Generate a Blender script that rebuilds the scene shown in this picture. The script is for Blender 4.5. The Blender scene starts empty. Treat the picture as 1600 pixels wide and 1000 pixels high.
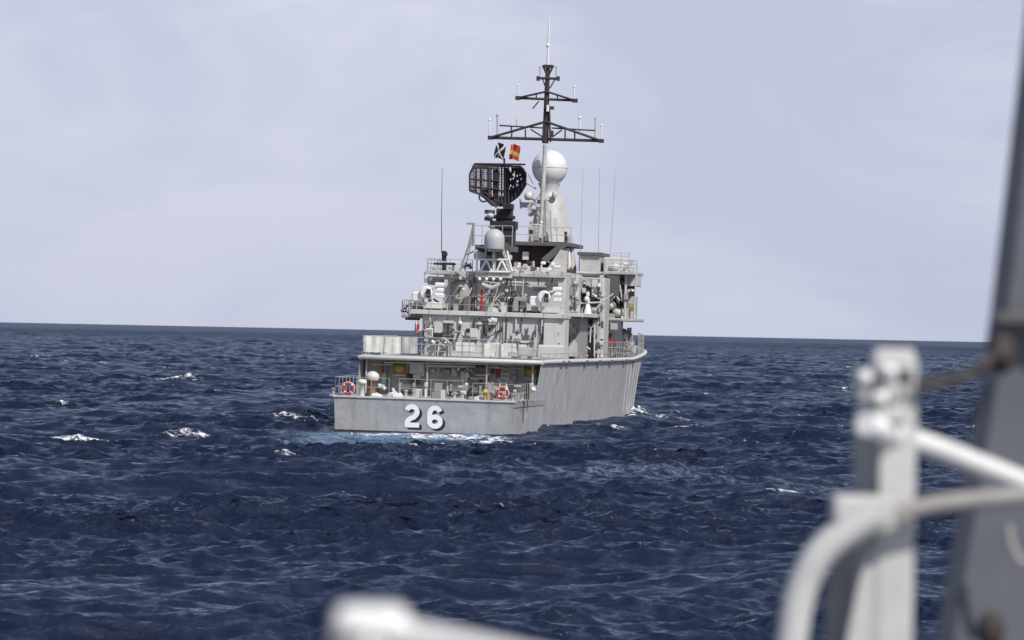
import bpy, bmesh, math, random
import numpy as np
from mathutils import Vector, Matrix
R = math.radians
C = bpy.context.scene
COL = C.collection
random.seed(7)

# ------------------------------------------------------------------ camera
CAM_H, FPX = 5.16, 8000.0            # eye height (m); focal length in pixels of the 1600 px wide photograph
PITCH, ROLL = R(0.136), R(1.15)
fwd = Vector((0, math.cos(PITCH), math.sin(PITCH)))
rt = Vector((math.cos(ROLL), 0, math.sin(ROLL)))
rt = (rt - fwd * rt.dot(fwd)).normalized()
up = rt.cross(fwd)
cam_d = bpy.data.cameras.new('camera'); cam = bpy.data.objects.new('camera', cam_d); COL.objects.link(cam)
CAM = Vector((0, 0, CAM_H))
cam.matrix_world = Matrix(((rt.x, up.x, -fwd.x, CAM.x), (rt.y, up.y, -fwd.y, CAM.y), (rt.z, up.z, -fwd.z, CAM.z), (0, 0, 0, 1)))
cam_d.sensor_width = 36; cam_d.lens = 36 * FPX / 1600
cam_d.clip_start = 0.1; cam_d.clip_end = 90000
cam_d.dof.use_dof = True; cam_d.dof.focus_distance = 265; cam_d.dof.aperture_fstop = 5.8
C.camera = cam

# ------------------------------------------------------------------ sky and sun
SUN_EL, SUN_AZ = R(46), R(36)        # azimuth: to the right of straight behind the camera
sv = Vector((math.sin(SUN_AZ) * math.cos(SUN_EL), -math.cos(SUN_AZ) * math.cos(SUN_EL), math.sin(SUN_EL)))
w = bpy.data.worlds.new('World'); C.world = w; w.use_nodes = True
nt = w.node_tree; N = nt.nodes; L = nt.links
bg = N['Background']; bg.inputs['Strength'].default_value = 0.1
sky = N.new('ShaderNodeTexSky'); sky.sky_type = 'NISHITA'; sky.sun_disc = False
sky.sun_elevation = SUN_EL; sky.sun_rotation = math.atan2(sv.x, sv.y)
sky.air_density = 1.0; sky.dust_density = 1.0; sky.ozone_density = 2.0
tc = N.new('ShaderNodeTexCoord'); sep = N.new('ShaderNodeSeparateXYZ'); L.new(tc.outputs['Generated'], sep.inputs[0])
def math_n(op, a, b=None, tree=None):
    t = tree or nt
    n = t.nodes.new('ShaderNodeMath'); n.operation = op
    for i, v in enumerate((a, b)):
        if v is None: continue
        if isinstance(v, (int, float)): n.inputs[i].default_value = v
        else: t.links.new(v, n.inputs[i])
    return n.outputs[0]
zc = math_n('MAXIMUM', sep.outputs[2], 0.0)
cmb = N.new('ShaderNodeMapping'); L.new(tc.outputs['Generated'], cmb.inputs[0]); cmb.inputs['Scale'].default_value = (9, 9, 17); cmb.inputs['Location'].default_value = (2.3, 0.7, 1.1)
cn = N.new('ShaderNodeTexNoise'); cn.inputs['Scale'].default_value = 1.3; cn.inputs['Detail'].default_value = 4; cn.inputs['Roughness'].default_value = 0.55
cn.inputs['Distortion'].default_value = 0.8
L.new(cmb.outputs[0], cn.inputs['Vector'])
cr = N.new('ShaderNodeValToRGB'); cr.color_ramp.elements[0].position = 0.40; cr.color_ramp.elements[1].position = 0.64
L.new(cn.outputs['Fac'], cr.inputs[0])
# thin veil of cloud low over the sea, thinning out higher up
veil = N.new('ShaderNodeMapRange'); L.new(zc, veil.inputs[0])
veil.inputs[1].default_value = 0.06; veil.inputs[2].default_value = 0.17; veil.inputs[3].default_value = 0.9; veil.inputs[4].default_value = 0.06
m1 = N.new('ShaderNodeMixRGB'); L.new(veil.outputs[0], m1.inputs[0]); tint = N.new('ShaderNodeMixRGB'); tint.blend_type = 'MULTIPLY'; tint.inputs[0].default_value = 1; tint.inputs[2].default_value = (0.98, 0.95, 1.10, 1); L.new(sky.outputs[0], tint.inputs[1]); L.new(tint.outputs[0], m1.inputs[1]); m1.inputs[2].default_value = (5.4, 5.8, 7.5, 1)
cf = math_n('MULTIPLY', cr.outputs[0], math_n('ADD', math_n('MULTIPLY', veil.outputs[0], 0.3), math_n('MINIMUM', math_n('MULTIPLY', zc, 6.0), 0.4)))
m2 = N.new('ShaderNodeMixRGB'); L.new(cf, m2.inputs[0]); L.new(m1.outputs[0], m2.inputs[1]); m2.inputs[2].default_value = (7.7, 7.85, 8.6, 1)
L.new(m2.outputs[0], bg.inputs['Color'])

sl = bpy.data.lights.new('sun', 'SUN'); sl.energy = 4.3; sl.angle = R(0.8); sl.color = (1, 0.955, 0.895)
so = bpy.data.objects.new('sun', sl); COL.objects.link(so)
so.rotation_euler = (-sv).to_track_quat('-Z', 'Y').to_euler(); so.location = (40, -40, 60)
C.view_settings.view_transform = 'Standard'; C.view_settings.look = 'None'
C.view_settings.exposure = 0.0; C.view_settings.gamma = 1.0
C.render.resolution_x = 1024; C.render.resolution_y = 640

# ------------------------------------------------------------------ materials
def mat(name, col, rough=0.55, metal=0.0, var=0.12, streak=0.0, streak_col=(0.16, 0.10, 0.06), bump=0.0, scale=1.2):
    m = bpy.data.materials.new(name); m.use_nodes = True
    t = m.node_tree; n = t.nodes; l = t.links; b = n['Principled BSDF']
    b.inputs['Roughness'].default_value = rough; b.inputs['Metallic'].default_value = metal
    tc = n.new('ShaderNodeTexCoord')
    no = n.new('ShaderNodeTexNoise'); no.inputs['Scale'].default_value = scale; no.inputs['Detail'].default_value = 6; no.inputs['Roughness'].default_value = 0.65
    l.new(tc.outputs['Object'], no.inputs['Vector'])
    rp = n.new('ShaderNodeValToRGB'); rp.color_ramp.elements[0].position = 0.3; rp.color_ramp.elements[1].position = 0.7
    d = [c * (1 - var) for c in col]; h = [min(1, c * (1 + var)) for c in col]
    rp.color_ramp.elements[0].color = (*d, 1); rp.color_ramp.elements[1].color = (*h, 1)
    l.new(no.outputs['Fac'], rp.inputs[0]); out = rp.outputs[0]
    if streak:
        mp = n.new('ShaderNodeMapping'); mp.inputs['Scale'].default_value = (2.6, 2.6, 0.22); l.new(tc.outputs['Object'], mp.inputs[0])
        s2 = n.new('ShaderNodeTexNoise'); s2.inputs['Scale'].default_value = 1.0; s2.inputs['Detail'].default_value = 5; l.new(mp.outputs[0], s2.inputs['Vector'])
        r2 = n.new('ShaderNodeValToRGB'); r2.color_ramp.elements[0].position = 0.52; r2.color_ramp.elements[1].position = 0.75
        r2.color_ramp.elements[0].color = (0, 0, 0, 1); r2.color_ramp.elements[1].color = (streak, streak, streak, 1)
        l.new(s2.outputs['Fac'], r2.inputs[0])
        mx = n.new('ShaderNodeMixRGB'); l.new(r2.outputs[0], mx.inputs[0]); l.new(out, mx.inputs[1]); mx.inputs[2].default_value = (*streak_col, 1); out = mx.outputs[0]
    l.new(out, b.inputs['Base Color'])
    if bump:
        n3 = n.new('ShaderNodeTexNoise'); n3.inputs['Scale'].default_value = 0.9; n3.inputs['Detail'].default_value = 3; l.new(tc.outputs['Object'], n3.inputs['Vector'])
        bp = n.new('ShaderNodeBump'); bp.inputs['Strength'].default_value = bump; bp.inputs['Distance'].default_value = 0.12
        l.new(n3.outputs['Fac'], bp.inputs['Height']); l.new(bp.outputs[0], b.inputs['Normal'])
    return m
M = dict(
    hull=mat('hull_grey_paint', (0.375, 0.375, 0.367), 0.5, var=0.13, streak=0.5, streak_col=(0.20, 0.19, 0.18), bump=0.6, scale=0.6),
    boot=mat('boot_topping', (0.06, 0.035, 0.025), 0.6),
    grey=mat('superstructure_grey', (0.43, 0.427, 0.40), 0.55, var=0.2, streak=0.3, streak_col=(0.26, 0.23, 0.20), scale=1.5),
    mid=mat('mid_grey_paint', (0.29, 0.28, 0.255), 0.55, var=0.15, streak=0.3, streak_col=(0.17, 0.14, 0.12)),
    light=mat('light_grey_paint', (0.52, 0.517, 0.488), 0.5, var=0.08, streak=0.15, streak_col=(0.35, 0.31, 0.27)),
    dark=mat('dark_grey_paint', (0.09, 0.085, 0.085), 0.6),
    black=mat('black_paint', (0.018, 0.016, 0.017), 0.6),
    mast=mat('mast_black_brown', (0.035, 0.026, 0.026), 0.6),
    maroon=mat('dark_maroon', (0.035, 0.010, 0.010), 0.7),
    white=mat('white_paint', (0.72, 0.71, 0.68), 0.45, var=0.06, streak=0.12, streak_col=(0.5, 0.46, 0.4)),
    numberwhite=mat('number_white', (0.88, 0.88, 0.86), 0.45, var=0.04),
    dome=mat('radome_white', (0.64, 0.64, 0.63), 0.45, var=0.05, streak=0.15, streak_col=(0.4, 0.38, 0.35)),
    domegrey=mat('radome_grey', (0.42, 0.42, 0.43), 0.5, var=0.05),
    canvas=mat('canvas', (0.63, 0.625, 0.57), 0.9, var=0.12, scale=2.5, streak=0.2, streak_col=(0.4, 0.38, 0.35)),
    deck=mat('deck_paint', (0.16, 0.165, 0.165), 0.8, var=0.2),
    red=mat('red_orange', (0.42, 0.045, 0.03), 0.5),
    redd=mat('red_paint', (0.30, 0.02, 0.02), 0.5),
    brown=mat('brown_drum', (0.13, 0.06, 0.02), 0.6, var=0.3),
    ochre=mat('ochre_hose', (0.30, 0.20, 0.03), 0.6, var=0.3),
    yellow=mat('yellow_paint', (0.62, 0.42, 0.04), 0.5),
    navy=mat('navy_cloth', (0.010, 0.012, 0.03), 0.9),
    rail=mat('rail_grey', (0.36, 0.35, 0.34), 0.5),
    wood=mat('rope_brown', (0.06, 0.052, 0.047), 0.9),
    nearshade=mat('near_grey_shaded', (0.30, 0.283, 0.262), 0.6, scale=14),  # darker copy of the near grey, shade put into the colour
    near=mat('near_grey_paint', (0.50, 0.50, 0.47), 0.45, var=0.1, streak=0.35, streak_col=(0.38, 0.33, 0.25), scale=14),
    nearwhite=mat('near_white_paint', (0.80, 0.79, 0.74), 0.3, var=0.06, scale=14),
    slate=mat('slate_grey_shaded', (0.098, 0.103, 0.118), 0.55, var=0.14, scale=4),  # dark base colour includes the leg's shade
    rust=mat('rusty_fitting', (0.040, 0.030, 0.027), 0.8, var=0.3, scale=20),
)

# ------------------------------------------------------------------ mesh builder
class MB:
    def __init__(s): s.v = []; s.f = []; s.m = []; s.sm = []
    def add(s, vs, fs, smooth=False, mi=0):
        o = len(s.v); s.v += [tuple(p) for p in vs]
        for f in fs: s.f.append([i + o for i in f]); s.m.append(mi); s.sm.append(smooth)
        return s
    def hexa(s, p, mi=0):     # p: 4 bottom (ccw) + 4 top
        return s.add(p, [(3, 2, 1, 0), (4, 5, 6, 7), (0, 1, 5, 4), (1, 2, 6, 5), (2, 3, 7, 6), (3, 0, 4, 7)], mi=mi)
    def box(s, x0, x1, y0, y1, z0, z1, mi=0):
        x0, x1 = sorted((x0, x1)); y0, y1 = sorted((y0, y1)); z0, z1 = sorted((z0, z1))
        return s.hexa([(x0, y0, z0), (x1, y0, z0), (x1, y1, z0), (x0, y1, z0), (x0, y0, z1), (x1, y0, z1), (x1, y1, z1), (x0, y1, z1)], mi)
    def tube(s, pts, r, n=8, mi=0, cap=True, r2=None):
        pts = [Vector(p) for p in pts]; k = len(pts); vs = []
        ref = None
        for i, p in enumerate(pts):
            d = (pts[min(i + 1, k - 1)] - pts[max(i - 1, 0)]).normalized()
            a = ref if ref is not None else (Vector((0, 0, 1)) if abs(d.z) < 0.9 else Vector((1, 0, 0)))
            u = (a - d * a.dot(d)).normalized(); q = d.cross(u); ref = u
            rr = r if r2 is None else r + (r2 - r) * i / max(1, k - 1)
            for j in range(n):
                t = 2 * math.pi * j / n; vs.append(p + u * math.cos(t) * rr + q * math.sin(t) * rr)
        fs = [(i * n + j, i * n + (j + 1) % n, (i + 1) * n + (j + 1) % n, (i + 1) * n + j) for i in range(k - 1) for j in range(n)]
        s.add(vs, fs, n > 5, mi)
        if cap: s.add(vs[:n], [tuple(range(n - 1, -1, -1))], mi=mi); s.add(vs[-n:], [tuple(range(n))], mi=mi)
        return s
    def lathe(s, c, prof, n=24, axis='Z', mi=0, smooth=True):   # prof: (radius, height)
        vs = []; c = Vector(c)
        for r, h in prof:
            for j in range(n):
                t = 2 * math.pi * j / n; a, b = r * math.cos(t), r * math.sin(t)
                vs.append(c + (Vector((a, b, h)) if axis == 'Z' else Vector((a, h, b)) if axis == 'Y' else Vector((h, a, b))))
        k = len(prof)
        s.add(vs, [(i * n + j, i * n + (j + 1) % n, (i + 1) * n + (j + 1) % n, (i + 1) * n + j) for i in range(k - 1) for j in range(n)], smooth, mi)
        s.add(vs[:n], [tuple(range(n - 1, -1, -1))], mi=mi); s.add(vs[-n:], [tuple(range(n))], mi=mi)
        return s
    def ball(s, c, r, n=20, mi=0, sx=1, sy=1, sz=1):
        vs = []; k = n // 2
        for i in range(k + 1):
            a = math.pi * i / k
            for j in range(n):
                t = 2 * math.pi * j / n
                vs.append((c[0] + r * sx * math.sin(a) * math.cos(t), c[1] + r * sy * math.sin(a) * math.sin(t), c[2] - r * sz * math.cos(a)))
        return s.add(vs, [(i * n + j, i * n + (j + 1) % n, (i + 1) * n + (j + 1) % n, (i + 1) * n + j) for i in range(k) for j in range(n)], True, mi)
    def torus(s, c, ra, rb, axis='Y', n=28, m=10, mi=0, a0=0, a1=2 * math.pi):
        vs = []; full = abs(a1 - a0 - 2 * math.pi) < 1e-6; k = n if full else n + 1
        for i in range(k):
            t = a0 + (a1 - a0) * i / n
            for j in range(m):
                u = 2 * math.pi * j / m; q = ra + rb * math.cos(u); h = rb * math.sin(u)
                a, b = q * math.cos(t), q * math.sin(t)
                vs.append((c[0] + a, c[1] + h, c[2] + b) if axis == 'Y' else (c[0] + h, c[1] + a, c[2] + b) if axis == 'X' else (c[0] + a, c[1] + b, c[2] + h))
        return s.add(vs, [(i * m + j, i * m + (j + 1) % m, ((i + 1) % k) * m + (j + 1) % m, ((i + 1) % k) * m + j) for i in range(n) for j in range(m)], True, mi)
    def prism(s, poly, y0, y1, mi=0):           # polygon in (x, z) extruded along y
        n = len(poly); vs = [(x, y0, z) for x, z in poly] + [(x, y1, z) for x, z in poly]
        return s.add(vs, [tuple(range(n)), tuple(range(2 * n - 1, n - 1, -1))] + [((i + 1) % n, i, n + i, n + (i + 1) % n) for i in range(n)], mi=mi)
    def build(s, name, m, parent=None, bevel=0.0):
        me = bpy.data.meshes.new(name); me.from_pydata(s.v, [], s.f)
        for q in (m if isinstance(m, (list, tuple)) else [m]): me.materials.append(M[q] if isinstance(q, str) else q)
        me.polygons.foreach_set('material_index', s.m); me.polygons.foreach_set('use_smooth', s.sm)
        bm = bmesh.new(); bm.from_mesh(me); bmesh.ops.recalc_face_normals(bm, faces=bm.faces); bm.to_mesh(me); bm.free()
        me.update()
        o = bpy.data.objects.new(name, me); COL.objects.link(o)
        if parent: o.parent = parent
        if bevel:
            b = o.modifiers.new('bevel', 'BEVEL'); b.width = bevel; b.segments = 2; b.limit_method = 'ANGLE'
        return o
def tag(o, label=None, cat=None, group=None, kind=None):
    if label: o['label'] = label
    if cat: o['category'] = cat
    if group: o['group'] = group
    if kind: o['kind'] = kind
    return o
def empty(name, loc=(0, 0, 0)):
    o = bpy.data.objects.new(name, None); COL.objects.link(o); o.location = loc; o.empty_display_size = 0.5; return o

# ------------------------------------------------------------------ frames: ship local = (starboard, forward, up) metres from the foot of the transom
DIST, SX = 255.0, -4.33
YAW, SROLL = R(6.0), R(0.7)
SHIP = Matrix.Translation((SX, DIST, 0)) @ Matrix.Rotation(-YAW, 4, 'Z') @ Matrix.Rotation(SROLL, 4, 'Y')
SINV = SHIP.inverted()
def ray(px, py): return (fwd * FPX + rt * (px - 800) - up * (py - 500)).normalized()
def P(px, py, s):           # reading of the photograph at a known distance s forward of the transom, in ship metres
    o = SINV @ CAM; d = SINV.to_3x3() @ ray(px, py)
    t = (s - o.y) / d.y; q = o + d * t
    return Vector((q.x, s, q.z))
def SC(s): return FPX / (DIST + s)
def NEAR(px, py, d):        # own ship's fittings at distance d
    r = ray(px, py); return CAM + r * (d / r.y)
def sea_xy(px, py):
    r = ray(px, py); t = -CAM_H / r.z; q = CAM + r * t; return q.x, q.y
def pb(mb, x0, y0, x1, y1, s, dep, mi=0):     # box whose aft face measures x0..x1, y0..y1 in the photograph
    c = P((x0 + x1) / 2, (y0 + y1) / 2, s); k = SC(s); hw = abs(x1 - x0) / 2 / k; hh = abs(y1 - y0) / 2 / k
    return mb.box(c.x - hw, c.x + hw, s, s + dep, c.z - hh, c.z + hh, mi)
def pt(mb, pts, s, r, n=6, mi=0, r2=None):    # tube through measured points; s one station or one per point
    ss = s if isinstance(s, (list, tuple)) else [s] * len(pts)
    return mb.tube([P(a, b, q) for (a, b), q in zip(pts, ss)], r, n, mi, r2=r2)
def rail(mb, pts, h=1.0, gap=1.5, rows=3, r=0.022):   # guard rail along ship-local points at deck height
    pts = [Vector(p) for p in pts]
    for a, b in zip(pts, pts[1:]):
        n = max(1, round((b - a).length / gap))
        for i in range(n + 1):
            q = a.lerp(b, i / n); mb.tube([q, q + Vector((0, 0, h))], r * 1.15, 5)
        for k in range(rows):
            z = Vector((0, 0, h * (k + 1) / rows)); mb.tube([a + z, b + z], r, 5)
    return mb

exec_parts = True
# ------------------------------------------------------------------ the sea
def fft_patch(n, Lm, lam_p, hs, wdir, seed, spread=2.0, lam_min=0.0):
    rng = np.random.default_rng(seed)
    k1 = 2 * np.pi * np.fft.fftfreq(n, Lm / n); kx, ky = np.meshgrid(k1, k1, indexing='ij')
    k = np.hypot(kx, ky); k[0, 0] = 1e9; kp = 2 * np.pi / lam_p
    S = k ** -4.0 * np.exp(-1.25 * (kp / k) ** 2)
    th = np.arctan2(ky, kx) - wdir
    S *= 0.05 + np.abs(np.cos(th)) ** (2 * spread)
    if lam_min: S *= np.exp(-(k * lam_min / (2 * np.pi)) ** 4)
    S[0, 0] = 0
    H = np.sqrt(S) * (rng.normal(size=k.shape) + 1j * rng.normal(size=k.shape))
    h = np.fft.ifft2(H).real; sc = hs / 4 / h.std(); H *= sc; h *= sc
    dx = np.fft.ifft2(-1j * kx / k * H).real; dy = np.fft.ifft2(-1j * ky / k * H).real
    jxx = np.fft.ifft2(kx * kx / k * H).real; jyy = np.fft.ifft2(ky * ky / k * H).real; jxy = np.fft.ifft2(kx * ky / k * H).real
    return dict(n=n, L=Lm, h=h, dx=dx, dy=dy, jxx=jxx, jyy=jyy, jxy=jxy)
def sample(p, key, x, y):
    n = p['n']; u = x / p['L'] * n; v = y / p['L'] * n
    i = np.floor(u).astype(int); j = np.floor(v).astype(int); fu = u - i; fv = v - j
    i %= n; j %= n; i2 = (i + 1) % n; j2 = (j + 1) % n; a = p[key]
    return (a[i, j] * (1 - fu) + a[i2, j] * fu) * (1 - fv) + (a[i, j2] * (1 - fu) + a[i2, j2] * fu) * fv
def sea():
    near = np.geomspace(8, 70, 40)[:-1]
    mid = np.geomspace(70, 4500, int(math.log(4500 / 70) / 0.00108))
    far = np.geomspace(4500, 60000, 500)[1:]
    d = np.concatenate([near, mid, far])
    ca = np.arange(-R(8.5), R(8.5), 0.00085)
    side = R(8.5) + np.geomspace(0.002, 1.2, 26)
    a = np.concatenate([-side[::-1], ca, side])
    D, A = np.meshgrid(d, a, indexing='ij')
    X = D * np.tan(np.clip(A, -1.35, 1.35)); Y = D.copy()
    Z = np.zeros_like(X); OX = np.zeros_like(X); OY = np.zeros_like(X)
    wd = R(-74)      # waves run from the left towards the right and the viewer
    pa = fft_patch(1024, 233.0, 15.0, 0.70, wd, 3, 2.6, 0.6)
    pbt = fft_patch(1024, 71.0, 4.0, 0.29, wd - 0.62 + 0.25, 5, 2.0, 0.3)
    pc = fft_patch(512, 23.3, 1.25, 0.115, wd - 1.3 - 0.3, 9, 1.2, 0.14)
    fade = lambda d0, d1: np.clip((d1 - D) / (d1 - d0), 0, 1)
    J = np.ones_like(X)
    gust = fft_patch(256, 610.0, 75.0, 1.0, wd, 21, 0.6, 14.0); gst = np.clip(0.95 + 1.1 * sample(gust, 'h', X * .8 + Y * .6, -X * .6 + Y * .8), 0.55, 1.5)
    psw = fft_patch(256, 431.0, 46.0, 0.40, wd + .2, 31, 3.0, 12.0)
    Z += sample(psw, 'h', X, Y) * np.clip((20000 - D) / 11000, 0, 1)
    for p, rot, wgt, chop in ((pa, 0.0, fade(25000, 60000), 1.15), (pbt, 0.62, fade(6000, 20000), 1.05), (pc, 1.3, fade(400, 1100), 0.9)):
        if p is not pa: wgt = wgt * gst
        c, s_ = math.cos(rot), math.sin(rot); x = X * c + Y * s_; y = -X * s_ + Y * c
        Z += sample(p, 'h', x, y) * wgt
        ddx = -sample(p, 'dx', x, y) * wgt * chop; ddy = -sample(p, 'dy', x, y) * wgt * chop
        OX += ddx * c - ddy * s_; OY += ddx * s_ + ddy * c
        if p is not pc: J -= chop * (sample(p, 'jxx', x, y) + sample(p, 'jyy', x, y)) * wgt * (1.0 if p is pa else 0.6)
    thr = np.quantile(J[(D > 90) & (D < 600)], 0.0035)
    foam = np.clip((thr - J) / 0.25, 0, 1) * 0.35
    # ship-frame coordinates of every water vertex
    cy_, sy_ = math.cos(YAW), math.sin(YAW)
    rx, ry = X - SX, Y - DIST
    xs = rx * cy_ - ry * sy_; ss = rx * sy_ + ry * cy_
    g = lambda x0, y0, wx, wy: np.exp(-((X - x0) / wx) ** 2 - ((Y - y0) / wy) ** 2)
    wake_glint = np.zeros_like(X)
    # churned water close behind the transom, thinning aft
    wake_glint += np.exp(-(xs / 4.6) ** 4) * np.clip(1.3 + ss / 34, 0, 1) * (ss < 0.6) * 1.0
    wake_glint += np.exp(-((xs - 1) / 9.0) ** 4) * np.clip(1 + ss / 60, 0, 1) * (ss < 0) * 0.22
    # pale sky reflections and foam residue put into the colour, right and left
    churn = wake_glint.copy()
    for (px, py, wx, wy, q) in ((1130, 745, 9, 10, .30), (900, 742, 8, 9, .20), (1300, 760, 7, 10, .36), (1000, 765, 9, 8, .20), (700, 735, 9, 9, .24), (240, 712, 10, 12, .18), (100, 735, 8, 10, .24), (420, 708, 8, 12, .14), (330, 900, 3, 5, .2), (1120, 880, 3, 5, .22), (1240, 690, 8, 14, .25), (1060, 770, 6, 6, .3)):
        x0, y0 = sea_xy(px, py); wake_glint += q * g(x0, y0, wx, wy)
    # breaking crests seen in the photograph
    for (px, py, lx, q) in ((225, 598, 2.2, 1), (140, 569, 1.6, .9), (85, 568, 1.0, .7), (72, 637, .7, .9), (30, 694, 2.6, 1), (88, 689, 1.1, 1), (150, 692, 1.1, .9), (345, 689, 1.2, 1), (300, 692, 1.5, .6), (395, 664, 1.3, .8), (480, 672, 1.2, .7), (503, 676, .6, .7), (1085, 677, 1.9, 1.2), (960, 679, 2.2, .9), (1040, 583, 1.7, .9), (1095, 588, 1.2, .7), (1275, 787, .9, 1.1), (460, 722, .8, .9), (172, 770, .25, .9), (1270, 661, .6, .8), (1280, 676, .5, .7), (1330, 577, .9, .8), (1495, 684, .8, .8), (1055, 655, .8, .7), (700, 548, .0, 0), (92, 516, 2, .7), (125, 505, 2, .6), (375, 533, 1.5, .5), (270, 580, 1.2, .5), (520, 525, 2.5, .8), (250, 552, 2, .5), (1160, 650, .5, .6), (740, 815, .2, .8), (1125, 560, 1.5, .5), (560, 520, 1.5, .5), (1240, 560, 1.4, .5), (940, 678, 1.2, .9), (1085, 679, 1.6, 1), (1000, 655, .8, .9), (1045, 662, .6, .8), (385, 663, 1.0, .7), (425, 668, .6, .5), (200, 600, 1.5, .9), (60, 530, 2.2, .7), (330, 545, 1.8, .7), (440, 560, 1.6, .6), (30, 560, 1.8, .7), (180, 528, 2.5, .6), (1180, 590, 1.4, .7), (1300, 610, .9, .8), (1130, 620, 1.0, .6), (1050, 545, 2.2, .6), (1250, 545, 2.0, .7), (1450, 548, 2.0, .6), (1480, 575, 1.2, .7), (1060, 600, 1.0, .7), (620, 735, .5, .5), (900, 640 + 60, .5, .5), (1150, 700, .8, .6), (40, 760, .5, .5), (330, 830, .3, .6), (980, 830, .3, .5)):
        if not lx: continue
        x0, y0 = sea_xy(px, py); wy = max(0.5, y0 * 0.0034)
        # settle on the nearest crest
        box = (np.abs(X - x0) < max(lx, 1) * 1.2) & (np.abs(Y - y0) < y0 * 0.02)
        if box.any():
            zz = np.where(box, Z, -9); ii = np.unravel_index(np.argmax(zz), Z.shape); x0 = X[ii]; y0 = Y[ii] - 0.1
        foam += .85 * q * g(x0, y0, lx * 1.15, wy * .6); wake_glint += .30 * q * g(x0, y0 + wy * 2, lx * 1.8, wy * 2.5) * np.clip(0.75 + (1 - J) * 0.6, 0.6, 1.3)
    # foam along the hull: bow wave on the starboard side, wash at the transom
    hb = np.interp(ss, [0, 11, 30, 50, 60, 75, 85, 94], [4.5, 4.65, 5.0, 5.22, 5.2, 4.2, 2.4, .2])
    near_side = np.exp(-((xs - hb - 0.5) / 0.8) ** 2)
    foam += near_side * np.exp(-((ss - 63) / 5) ** 2) * 1.0
    foam += np.exp(-((xs - hb - 2.2) / 1.6) ** 2) * np.exp(-((ss - 52) / 6) ** 2) * 0.55
    foam += near_side * np.exp(-((ss - 22) / 12) ** 2) * 0.45
    foam += np.exp(-((ss + 0.8) / 0.9) ** 2) * np.exp(-(xs / 4.9) ** 4) * 0.6
    for (px, py, wx, wy, q) in ((545, 682, .9, 3, .7), (557, 686, .5, 4, .9), (600, 683, 1.0, 2, .7), (628, 683, 1.5, 4, 1.1), (650, 687, 1.2, 4, .6), (676, 688, 1.0, 4, .7), (715, 687, 1.0, 4, .6), (745, 688, 1.3, 4, 1.1), (775, 692, .9, 4, .9), (700, 697, 2.0, 3, .55), (640, 700, 2.2, 4, .55), (570, 700, 2.0, 4, .4), (610, 708, 2.5, 4, .45), (720, 706, 1.6, 3, .4)):
        x0, y0 = sea_xy(px, py); foam += .8 * q * g(x0, y0, wx, wy)
    foam = np.minimum(foam, 0.66)
    Z += 0.5 * near_side * np.exp(-((ss - 63) / 4) ** 2) + 0.25 * np.exp(-((xs - hb - 2.4) / 1.4) ** 2) * np.exp(-((ss - 40) / 22) ** 2)
    lee = np.exp(-(xs / 6.5) ** 4) * np.clip((ss + 26) / 12, 0, 1) * (ss < 0)
    Z = Z * (1 - 0.5 * lee) - 0.03 * lee
    # calmer close to the plating so the water meets the hull cleanly
    ins = np.clip(1.6 - np.abs(xs) / np.maximum(hb, .1), 0, 1) * ((ss > -1.5) & (ss < 94))
    Z = Z * (1 - 0.55 * ins)
    XX = X + OX; YY = Y + OY
    nr, ncol = X.shape
    me = bpy.data.meshes.new('sea')
    co = np.stack([XX, YY, Z], -1).reshape(-1, 3).astype(np.float32)
    idx = np.arange(nr * ncol).reshape(nr, ncol)
    q = np.stack([idx[:-1, :-1], idx[:-1, 1:], idx[1:, 1:], idx[1:, :-1]], -1).reshape(-1, 4).astype(np.int32)
    me.vertices.add(len(co)); me.vertices.foreach_set('co', co.ravel())
    me.loops.add(q.size); me.loops.foreach_set('vertex_index', q.ravel())
    me.polygons.add(len(q)); me.polygons.foreach_set('loop_start', np.arange(0, q.size, 4, dtype=np.int32))
    me.polygons.foreach_set('use_smooth', np.ones(len(q), dtype=bool))
    for nm, arr in (('foam', foam), ('wake_glint', wake_glint), ('churn', churn), ('small_waves', np.clip((D - 250) / 2500, 0, 1))):
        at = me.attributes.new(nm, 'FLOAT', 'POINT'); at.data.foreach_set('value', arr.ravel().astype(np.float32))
    me.update(calc_edges=True)
    o = bpy.data.objects.new('sea', me); COL.objects.link(o)
    # material
    m = bpy.data.materials.new('sea_water'); m.use_nodes = True; t = m.node_tree; n = t.nodes; l = t.links; b = n['Principled BSDF']
    tc = n.new('ShaderNodeTexCoord')
    def noise(scale, det, rough=0.6, stretch=(1, 1, 1), rot=0.0, dist=0.0):
        mp = n.new('ShaderNodeMapping'); mp.inputs['Scale'].default_value = stretch; mp.inputs['Rotation'].default_value = (0, 0, rot); l.new(tc.outputs['Object'], mp.inputs[0])
        q = n.new('ShaderNodeTexNoise'); q.inputs['Scale'].default_value = scale; q.inputs['Detail'].default_value = det; q.inputs['Roughness'].default_value = rough; q.inputs['Distortion'].default_value = dist
        l.new(mp.outputs[0], q.inputs['Vector']); return q.outputs['Fac']
    mn = lambda op, a, b_=None: math_n(op, a, b_, t)
    fa = n.new('ShaderNodeAttribute'); fa.attribute_name = 'foam'; wa = n.new('ShaderNodeAttribute'); wa.attribute_name = 'wake_glint'
    def ramp(x, p0, p1, v0=0., v1=1.):
        r = n.new('ShaderNodeMapRange'); r.interpolation_type = 'SMOOTHSTEP'; l.new(x, r.inputs[0])
        for i, v in enumerate((p0, p1, v0, v1)): r.inputs[i + 1].default_value = v
        return r.outputs[0]
    n1 = noise(2.6, 7, 0.75, (1, 1.0, 1), 0.3, 0.8)
    fmask = mn('MULTIPLY', ramp(mn('ADD', fa.outputs['Fac'], mn('MULTIPLY', mn('SUBTRACT', n1, 0.5), 3.4)), 0.50, 0.95), ramp(fa.outputs['Fac'], 0.04, 0.22))
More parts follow.
